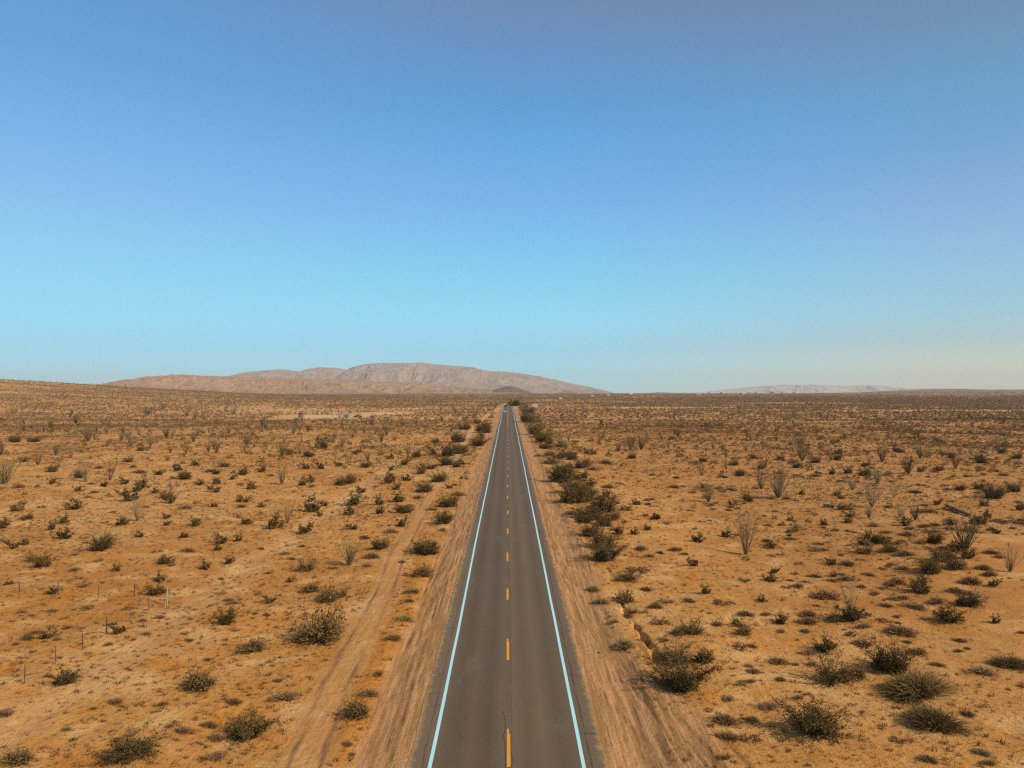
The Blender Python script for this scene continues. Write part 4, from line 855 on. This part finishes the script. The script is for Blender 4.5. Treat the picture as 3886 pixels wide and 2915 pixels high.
# ------------------------------------------------------------------ fence posts
M_post = plain('weathered_steel', (0.085, 0.06, 0.05)); M_postl = plain('pale_post', (0.32, 0.25, 0.19)); M_wire = plain('rusty_wire', (0.07, 0.045, 0.03))
posts = [(92, 2612), (209, 2532), (313, 2473), (406, 2409), (494, 2367), (565, 2322), (634, 2300), (510, 2267), (376, 2267), (221, 2260), (73, 2257)]
pn = ['nearest the photo edge in the row along the track', 'second in the row along the track', 'third in the row along the track', 'fourth in the row along the track, before a bush', 'fifth in the row along the track', 'last before the corner post',
      None, 'first past the corner in the cross row', 'second past the corner in the cross row', 'third past the corner, behind a leafy bush', 'farthest from the corner in the cross row']
for i, (a, b_) in enumerate(posts):
    x, y, z, dist = P(a, b_); m = MB(); corner = i == 6; h = 1.5 if corner else 1.08
    lean = (pv.uniform(-.03, .03), pv.uniform(-.03, .03))
    if corner:
        m.tube([(0, 0, -.1), (lean[0], lean[1], h)], .05, 7)
        m.tube([(0.02, 0, h * .8), (-.5, .4, 0)], .03, 5)
    else:
        # steel T-post: flange, stem, studs, spade-shaped top
        m.box((0, 0, h / 2), (.045, .012, h + .1)); m.box((0, .024, h / 2), (.012, .034, h + .08))
        for k_ in range(8): m.box((0, -.012, .2 + k_ * .1), (.018, .012, .02))
    o = m.build('fence_post', M_postl if corner else M_post); o.location = (x, y, z); o.rotation_euler = (lean[0], lean[1], pv.uniform(0, 3))
    if not corner: o.scale = (1.3, 1.3, 1)
    tag(o, 'pale wooden corner post where the two fence rows meet' if corner else 'thin dark steel post, ' + pn[i], 'fence post', 'posts of the broken wire fence')
for (i, j) in ((0, 1), (6, 7), (7, 8), (8, 9), (9, 10), (2, 3)):
    a = P(*posts[i]); b_ = P(*posts[j]); m = MB(); pts = []
    for k_ in range(13):
        f = k_ / 12; x = a[0] + (b_[0] - a[0]) * f + .1 * math.sin(k_ * 1.9); y = a[1] + (b_[1] - a[1]) * f + .12 * math.cos(k_ * 2.3)
        z = float(ground(x, y)) + .03 + .30 * (1 - math.sin(math.pi * f)) ** 3
        pts.append((x, y, z))
    m.tube(pts, .008, 4)
    lab = {0: 'slack fence wire fallen between the two nearest posts of the track row', 6: 'slack fence wire from the corner post to the first cross post', 7: 'slack wire between first and second posts of the cross row', 8: 'slack wire between second and third posts of the cross row', 9: 'slack wire between the last two posts of the cross row', 2: 'slack fence wire between third and fourth posts of the track row'}[i]
    tag(m.build('fence_wire', M_wire), lab, 'fence wire', 'fallen wires of the broken fence')

# ------------------------------------------------------------------ cars on the road
def M_paint(n, c): return plain(n, c, rough=.25, spec=.6, var=.02)
M_cw = M_paint('white_car_paint', (.72, .73, .73)); M_cb = M_paint('dark_car_paint', (.02, .02, .028))
M_glass = plain('car_glass', (.012, .014, .016), rough=.08, spec=.8, var=0); M_tyre = plain('tyre_rubber', (.02, .02, .02)); M_rim = plain('wheel_rim', (.4, .4, .4), rough=.35, metal=.7)
M_lamp = plain('headlight_glass', (.7, .72, .74), rough=.1, spec=.8, var=0); M_trim = plain('black_trim', (.02, .02, .02))
def car(x, y, name, paint_, label, suv=False):
    L_, W_, H_ = (4.7, 1.86, 1.75) if suv else (4.6, 1.82, 1.45)
    z = float(rz(y)); root = empty(name, (x, y, z + .005), 0)           # front faces the camera (-y)
    hd = .95 if suv else .82; belt = hd + .08
    m = MB(); f = -L_ / 2; r = L_ / 2
    m.prism([(f, .30), (f, .62), (f + .12, hd - .08), (f + 1.15, hd), (f + 1.25, belt), (r - .5, belt + .03), (r - .08, belt - .05), (r, .6), (r, .32), (r - .5, .24), (f + .5, .24)], -W_ / 2, W_ / 2)
    bd = m.build('body', paint_, root); bv = bd.modifiers.new('bevel', 'BEVEL'); bv.width = .06; bv.segments = 2
    m = MB(); cb = f + 1.2; ce = r - (.25 if suv else .75)
    prof = [(cb, belt - .02), (cb + .75, H_ - .05), (ce - (.25 if suv else .6), H_ - .05), (ce, belt - .02)]
    vs_ = []
    for s_ in (-1, 1):
        for k_, (a, b2) in enumerate(prof): vs_.append((s_ * (W_ / 2 - (.06 if k_ in (0, 3) else .22)), a, b2))
    m.add(vs_, [[0, 1, 2, 3], [7, 6, 5, 4], [0, 4, 5, 1], [1, 5, 6, 2], [2, 6, 7, 3], [3, 7, 4, 0]]); m.build('windows', M_glass, root)
    m = MB(); m.box((0, (cb + .7 + ce - (.2 if suv else .55)) / 2, H_ - .02), (W_ - .42, ce - cb - (.9 if suv else 1.25), .05)); rf = m.build('roof', paint_, root)
    for s_ in (-1, 1):
        m = MB(); m.box((s_ * (W_ / 2 - .28), f - .005, .63), (.4, .08, .15)); m.build('headlight', M_lamp, root)
        m = MB(); m.box((s_ * (W_ / 2 + .09), cb + .35, belt + .06), (.18, .1, .12)); m.build('mirror', paint_, root)
        for yy in (f + .82, r - .85):
            m = MB(); m.tube([(s_ * (W_ / 2 - .2), yy, .33), (s_ * (W_ / 2 + .01), yy, .33)], .33, 18); wh = m.build('wheel', M_tyre, root)
            m = MB(); m.tube([(s_ * (W_ / 2 - .0), yy, .33), (s_ * (W_ / 2 + .025), yy, .33)], .2, 12); m.build('rim', M_rim, wh)
    m = MB(); m.box((0, f - .01, .44), (1.1, .06, .16)); m.build('grille', M_trim, root)
    m = MB(); m.box((0, f - .03, .33), (.32, .02, .13)); m.build('number_plate', M_lamp, root)
    return tag(root, label, 'car', 'cars coming along the road')
car(-1.9, 543, 'car', M_cw, 'white car with dark windscreen coming along the far straight')
car(-1.75, 694, 'car', M_cb, 'dark sports utility car near the bend, behind the white car', True)

# white roof-box vans and lorries on the distant highway
M_wht = plain('white_sheet', (.44, .45, .44), rough=.5)
def boxvan(px, py, L_, H_, label, dist):
    d = FWD + RIGHT * (px - CX) / F + UP * (CY - py) / F; p = CAM + d * dist
    g_ = float(ground(p[0], p[1])); root = empty('box_van', (p[0], p[1], g_), R(12))
    m = MB(); m.box((0, 0, .55 + (H_ - .55) / 2), (L_ - 2, 2.4, H_ - .55)); m.build('cargo_box', M_wht, root)
    m = MB(); m.prism([(-1.1, .5), (-1.1, H_ * .75), (1.1, H_ * .75), (1.1, .5)], L_ / 2 - .95, L_ / 2 + .5); m.build('cab', M_wht, root)
    m = MB(); m.box((L_ / 2 + .35, 0, H_ * .6), (.36, 1.9, .5)); m.build('windscreen', M_glass, root)
    for a in (-L_ / 2 + 1.2, L_ / 2 - .4):
        for s_ in (-1, 1): m = MB(); m.tube([(a, s_ * 1.0, .45), (a, s_ * 1.25, .45)], .45, 12); m.build('wheel', M_tyre, root)
    root.scale = (1.05, 1.05, 1.05)
    tag(root, label, 'van', 'white vans on the distant highway')
boxvan(2126, 1518, 5.5, 2.8, 'white box van farthest down the distant highway, nearest the road sign', 1180)
boxvan(2247, 1504, 7.5, 3.4, 'white box van on the distant highway at the mountain foot', 1650)
boxvan(2308, 1499, 7.5, 3.4, 'white box van on the distant highway just past the mountain end', 2000)

# ------------------------------------------------------------------ far town at the foot of the hazy mountains
M_roof = plain('pale_roof', (.5, .46, .42)); M_wall = plain('stucco', (.6, .5, .4)); M_win = plain('dark_window', (.05, .06, .07), rough=.2)
def house(px, dist, w_, h_, label, white=False, group='houses of the distant town'):
    d = FWD + RIGHT * (px - CX) / F; p = CAM + d * dist / d[1]; x, y = p[0], p[1]
    root = empty('house', (x, y, float(ground(x, y)) - .2), R(pv.uniform(-15, 15)))
    m = MB(); m.box((0, 0, h_ * .32), (w_, w_ * .6, h_ * .64)); m.build('wall', M_wht if white else M_wall, root)
    m = MB(); e = w_ * .3 + .5; m.prism([(-e, h_ * .645), (0, h_), (e, h_ * .645)], -w_ / 2 - .5, w_ / 2 + .5); m.build('roof', M_wht if white else M_roof, root)
    for s_ in (-.28, .28): m = MB(); m.box((w_ * s_, -w_ * .3 - .03, h_ * .36), (w_ * .14, .08, h_ * .25)); m.build('window', M_win, root)
    m = MB(); m.box((0, -w_ * .3 - .03, h_ * .22), (w_ * .09, .1, h_ * .4)); m.build('door', M_trim, root)
    tag(root, label, 'house', group)
house(2394, 2500, 12, 5.5, 'long white building on the horizon beside the low sandy rise', True)
house(2652, 2300, 13, 7.5, 'white building standing alone in front of the distant town', True)
for i, (px, ds) in enumerate(((2600, 3100), (2630, 3200), (2672, 3150), (2702, 3000), (2740, 3200), (2800, 3050), (2822, 3000), (2838, 3100), (2872, 3200))):
    ln = ['first', 'second', 'third', 'fourth', 'fifth', 'sixth', 'seventh', 'eighth', 'ninth'][i]
    house(px, ds, pv.uniform(9, 15), pv.uniform(5, 7.5), 'tiny pale house of the distant town, %s counting from the road' % ln, i in (3, 6))
M_tl = plain('tree_leaf', (0.07, 0.07, 0.03)); M_tk = plain('tree_trunk', (.12, .08, .05))
for i, (px, ds, w_) in enumerate(((2735, 2900, 13), (2805, 2950, 8), (2842, 2900, 13), (2868, 2950, 12), (2930, 2900, 16), (2965, 3000, 12), (3010, 2950, 14), (2690, 3000, 9))):
    d = FWD + RIGHT * (px - CX) / F; p = CAM + d * ds / d[1]; root = empty('tree', (p[0], p[1], float(ground(p[0], p[1])) - .2))
    m = MB(); m.tube([(0, 0, 0), (.1, 0, w_ * .2), (0, .1, w_ * .45)], [w_ * .035, w_ * .025, w_ * .012], 7); m.build('trunk', M_tk, root)
    rg = np.random.default_rng(700 + i); C = []
    for q in range(9):
        c0 = rg.normal(size=3) * np.array([.24, .24, .12]) * w_ + np.array([0, 0, w_ * .42])
        C.append(c0 + rg.normal(size=(60, 3)) * w_ * .075)
    C = np.concatenate(C); C[:, 2] = np.maximum(C[:, 2], w_ * .08); V_, T_, t_ = [], [], []; leaves(rg, C, w_ * .035, V_, T_, t_)
    obj('crown', mesh_from('crown', V_, tri=T_, mats=[M_tl]), root)
    tag(root, 'rounded dark tree in the distant town, %s counting from the road' % ORD[[1, 2, 3, 4, 5, 6, 7, 0][i]], 'tree', 'trees of the distant town')

# ------------------------------------------------------------------ big road sign, small roadside things
M_sign = plain('sign_face', (.50, .56, .58), rough=.5, var=.05); M_let = plain('sign_lettering', (.16, .20, .25)); M_gal = plain('galvanised_post', (.35, .34, .32), metal=.3)
def at_px(px, dist, dz=0):
    d = FWD + RIGHT * (px - CX) / F; p = CAM + d * dist / d[1]; return p[0], p[1], float(ground(p[0], p[1])) + dz
x, y, z = at_px(2030, 640); root = empty('road_sign', (x, y, z))
m = MB(); m.box((0, 0, 2.35), (4.4, .06, 2.3)); pn_ = m.build('panel', M_sign, root)
for s_ in (-1.4, 1.4): m = MB(); m.box((s_, .09, 1.7), (.12, .12, 3.5)); m.build('post', M_gal, root)
m = MB()
for zz, segs in ((2.75, ((-1.9, -.2), (.1, 1.85))), (2.25, ((-1.85, -.9), (-.6, .5), (.7, 1.8))), (1.75, ((-1.2, -.5),))):
    for a, b2 in segs:
        k_ = a
        while k_ < b2: m.box((k_ + .09, -.045, zz), (.14, .03, .3)); k_ += .22
m.build('lettering', M_let, pn_)
tag(root, 'wide pale road sign on two posts among scrub by the bend', 'road sign')
x, y, z = at_px(1878, 560); root = empty('marker_board', (x, y, z))
m = MB(); m.box((0, 0, 1.2), (1.3, .05, 1.2)); m.build('panel', M_wht, root); m = MB(); m.box((0, .07, .8), (.1, .08, 1.7)); m.build('post', M_gal, root)
tag(root, 'small white board on a post between two verge bushes near the white car', 'marker board')
M_box = plain('grey_cabinet', (.20, .21, .215), rough=.7)
x, y, z = at_px(1865, 505); root = empty('utility_cabinet', (x, y, z))
m = MB(); m.box((0, 0, .75), (1.0, .6, 1.4)); m.box((0, 0, 1.48), (1.1, .7, .07)); m.build('cabinet_body', M_box, root)
m = MB(); m.box((0, -.315, .75), (.8, .03, 1.2)); m.build('door', M_box, root)
tag(root, 'blue-grey metal cabinet on the verge just before the small white board', 'cabinet')
# rubble / eroded mounds on the verge and stones
M_mnd = plain('crusted_earth', (.26, .135, .05), var=.35, sc=3); M_stn = plain('pale_stone', (.5, .42, .33)); M_dst = plain('dark_stone', (.05, .035, .03))
def rock(name, x, y, s3, m_, label, cat, seed, group=None, sink=.3):
    rg = np.random.default_rng(seed); nu, nv = 18, 12; V_ = []; F_ = []
    for j in range(nv + 1):
        for i in range(nu):
            th = 2 * math.pi * i / nu; ph_ = math.pi * j / nv; n_ = np.array([math.sin(ph_) * math.cos(th), math.sin(ph_) * math.sin(th), math.cos(ph_)])
            rr = 1 + .5 * float(fbm(n_[0] * 1.7 + seed, n_[1] * 1.7 + n_[2] * 2.1, 4, seed % 7)); V_.append(n_ * rr * np.array(s3) / 2)
    for j in range(nv):
        for i in range(nu): F_.append([j * nu + i, (j + 1) * nu + i, (j + 1) * nu + (i + 1) % nu, j * nu + (i + 1) % nu])
    o = obj(name, mesh_from(name, V_, faces=F_, mats=[m_])); o.location = (x, y, float(ground(x, y)) + s3[2] * (.5 - sink)); tag(o, label, cat, group); return o
for i, (a, b_, w_, lab) in enumerate(((1768, 1818, 40, 'rounded brown earth mound on the verge, larger of two together'), (1775, 1797, 26, 'smaller greyish earth mound behind the rounded brown one'), (1757, 1762, 50, 'low orange earth bank beside the pale sand spill'))):
    x, y, z, ds = P(a, b_); w2 = w_ * ds / F; rock('earth_mound', x, y + w2 * .4, (w2, w2 * 1.3, w2 * .62), M_mnd, lab, 'mound', 41 + i, 'earth mounds on the verge')
for i, (a, b_, w_, m_, lab) in enumerate(((2272, 2473, 9, M_dst, 'black lump lying alone on the sandy shoulder'), (2458, 2729, 6, M_stn, 'pale stone among the wheel ruts, farther from the camera'), (2434, 2832, 7, M_stn, 'pale stone among the wheel ruts, closer to the camera'), (1529, 2462, 6, M_stn, 'pale stone on the shoulder by the orange grass'), (2192, 2117, 7, M_stn, 'pale stone in the shadow of the verge thicket'), (2287, 2489, 4, M_dst, 'small black lump next to the larger black lump'))):
    x, y, z, ds = P(a, b_); w2 = w_ * ds / F; rock('stone', x, y, (w2, w2, w2 * .7), m_, lab, 'stone', 51 + i, 'loose stones on the shoulder')
# scattered pebbles
# fallen, dead ocotillos and logs
def log(a, b_, c_, d_, r, label, seed):
    p0 = P(a, b_); p1 = P(c_, d_); rg = random.Random(seed); m = MB(); n = 7
    for k_ in range(9):
        pts = []
        for i in range(n):
            f = i / (n - 1); pts.append((p0[0] + (p1[0] - p0[0]) * f + rg.uniform(-.1, .1) + (k_ - 4) * .06 * f * 2, p0[1] + (p1[1] - p0[1]) * f + rg.uniform(-.15, .15) + (k_ - 4) * .10 * f, (p0[2] + (p1[2] - p0[2]) * f) + .12 + rg.uniform(0, .35) * f + (r if k_ % 2 else 0)))
        m.tube(pts, [r * (1.2 - .8 * i / (n - 1)) for i in range(n)], 5)
    tag(m.build('fallen_ocotillo', M_dead), label, 'fallen ocotillo', 'dead ocotillos lying on the sand')
log(3680, 1960, 3590, 1925, .12, 'long dead dark ocotillo lying between green bushes by the wash', 1)
log(3163, 1927, 3128, 1925, .12, 'short black dead ocotillo lying on open sand with a stub', 2)
log(2760, 1815, 2730, 1812, .12, 'short black dead ocotillo behind the tall lone ocotillo pair', 3)
log(3118, 1800, 3092, 1798, .11, 'dark dead ocotillo lying farthest out beyond the others', 4)

# ------------------------------------------------------------------ homestead clearing beyond the fence
M_shed = plain('shed_board', (.20, .13, .09)); M_whp = plain('white_pole', (.6, .57, .5)); M_dk = plain('dark_frame', (.04, .035, .03))
x, y, z = at_px(1141, 462); root = empty('shed', (x, y, z), R(8))
m = MB(); m.box((0, 0, 1.05), (2.6, 2.2, 2.1)); m.build('wall', M_shed, root)
m = MB(); m.box((1.2, 0, 3.0), (5.8, 2.6, .1)); m.build('roof', M_wht, root)
m = MB(); m.box((0, 0, 2.45), (2.3, 1.9, .75)); m.build('upper_wall', M_dk, root)
for a in (-1.6, 4.0):
    for b2 in (-1.2, 1.2): m = MB(); m.tube([(a, b2, 0), (a, b2, 2.95)], .06, 6); m.build('post', M_whp, root)
m = MB(); m.box((-.2, -1.115, .95), (.8, .03, 1.7)); m.build('door', M_dk, root)
tag(root, 'small brown shed under a white flat canopy in the sandy clearing', 'shed')
x, y, z = at_px(1315, 452); root = empty('caravan', (x, y, z), R(-10))
m = MB(); m.prism([(-.9, .5), (-.9, 1.7), (-.5, 2.3), (.5, 2.3), (.9, 1.7), (.9, .5)], -1.6, 1.6); m.build('body', M_box, root)
m = MB(); m.box((.2, -.93, 1.4), (.9, .04, .5)); m.build('window', M_win, root)
for s_ in (-1, 1): m = MB(); m.tube([(0, s_ * .75, .33), (0, s_ * .95, .33)], .33, 12); m.build('wheel', M_tyre, root)
m = MB(); m.box((2.0, 0, .45), (.9, .1, .1)); m.build('tow_bar', M_dk, root)
tag(root, 'small blue-grey caravan parked at the clearing edge', 'caravan')
x, y, z = at_px(1358, 458)
root = empty('pickup', (x, y, z), R(80)); m = MB()
m.prism([(-2.3, .4), (-2.3, .95), (-1.0, 1.05), (-.6, 1.65), (.5, 1.65), (.75, 1.05), (2.3, 1.05), (2.3, .4)], -.9, .9); m.build('body', M_cb, root)
m = MB(); m.box((0, -.1, 1.35), (1.84, .8, .4)); m.build('windows', M_glass, root)
for yy in (-1.4, 1.4):
    for s_ in (-1, 1): m = MB(); m.tube([(s_ * .75, yy, .37), (s_ * .95, yy, .37)], .37, 12); m.build('wheel', M_tyre, root)
tag(root, 'dark pickup parked beside the small caravan at the clearing', 'pickup')
x, y, z = at_px(1033, 460); root = empty('frame_stand', (x, y, z)); m = MB()
for a, b2 in ((-.8, -.6), (.8, -.6), (.8, .6), (-.8, .6)): m.tube([(a, b2, 0), (a * .8, b2 * .8, 1.5)], .07, 5)
m.build('leg', M_dk, root); m = MB(); m.box((0, 0, 1.6), (1.7, 1.4, .35)); m.build('platform', M_dk, root)
tag(root, 'dark open stand on legs, alone before the shed clearing', 'stand')
for i, (px, ds, h_, lab) in enumerate(((1089, 470, 2.2, 'white pole between the dark stand and the shed'), (1068, 448, 2.0, 'thin dark pole nearest the dark open stand'), (1083, 440, 1.9, 'thin dark pole just before the white pole'), (1121, 442, 2.1, 'thin pole just in front of the brown shed'), (1168, 452, 2.0, 'thin pole beside the shed canopy'), (1262, 448, 1.9, 'thin pole in the middle of the sandy clearing'))):
    x, y, z = at_px(px, ds); m = MB(); m.tube([(0, 0, -.05), (0.03, 0, h_ * .5), (0, 0, h_)], .06 if i == 0 else .045, 6); m.box((0, 0, h_), (.14, .14, .05))
    o = m.build('pole', M_whp if i == 0 else M_post); o.location = (x, y, z); tag(o, lab, 'pole', 'poles around the shed clearing')

# ------------------------------------------------------------------ air: dust haze over the whole plain
m = bpy.data.materials.new('haze_air'); m.use_nodes = True; t = m.node_tree; t.nodes.clear()
o_ = N(t, 'ShaderNodeOutputMaterial'); v_ = N(t, 'ShaderNodeVolumePrincipled'); v_.inputs['Color'].default_value = (0.94, 0.90, 0.82, 1)
v_.inputs['Density'].default_value = HAZE; v_.inputs['Anisotropy'].default_value = 0.0
t.links.new(v_.outputs[0], o_.inputs['Volume'])
hb = MB(); hb.box((0, 8100, (HTOP - 10) / 2), (24000, 17400, HTOP + 10)); tag(hb.build('haze', m), 'thin dusty haze over the plain', None, None, 'stuff')
print('INDIV', len(indiv), {k_: len(v) for k_, v in rest.items()}, len(xg), len(gx), len(lx))
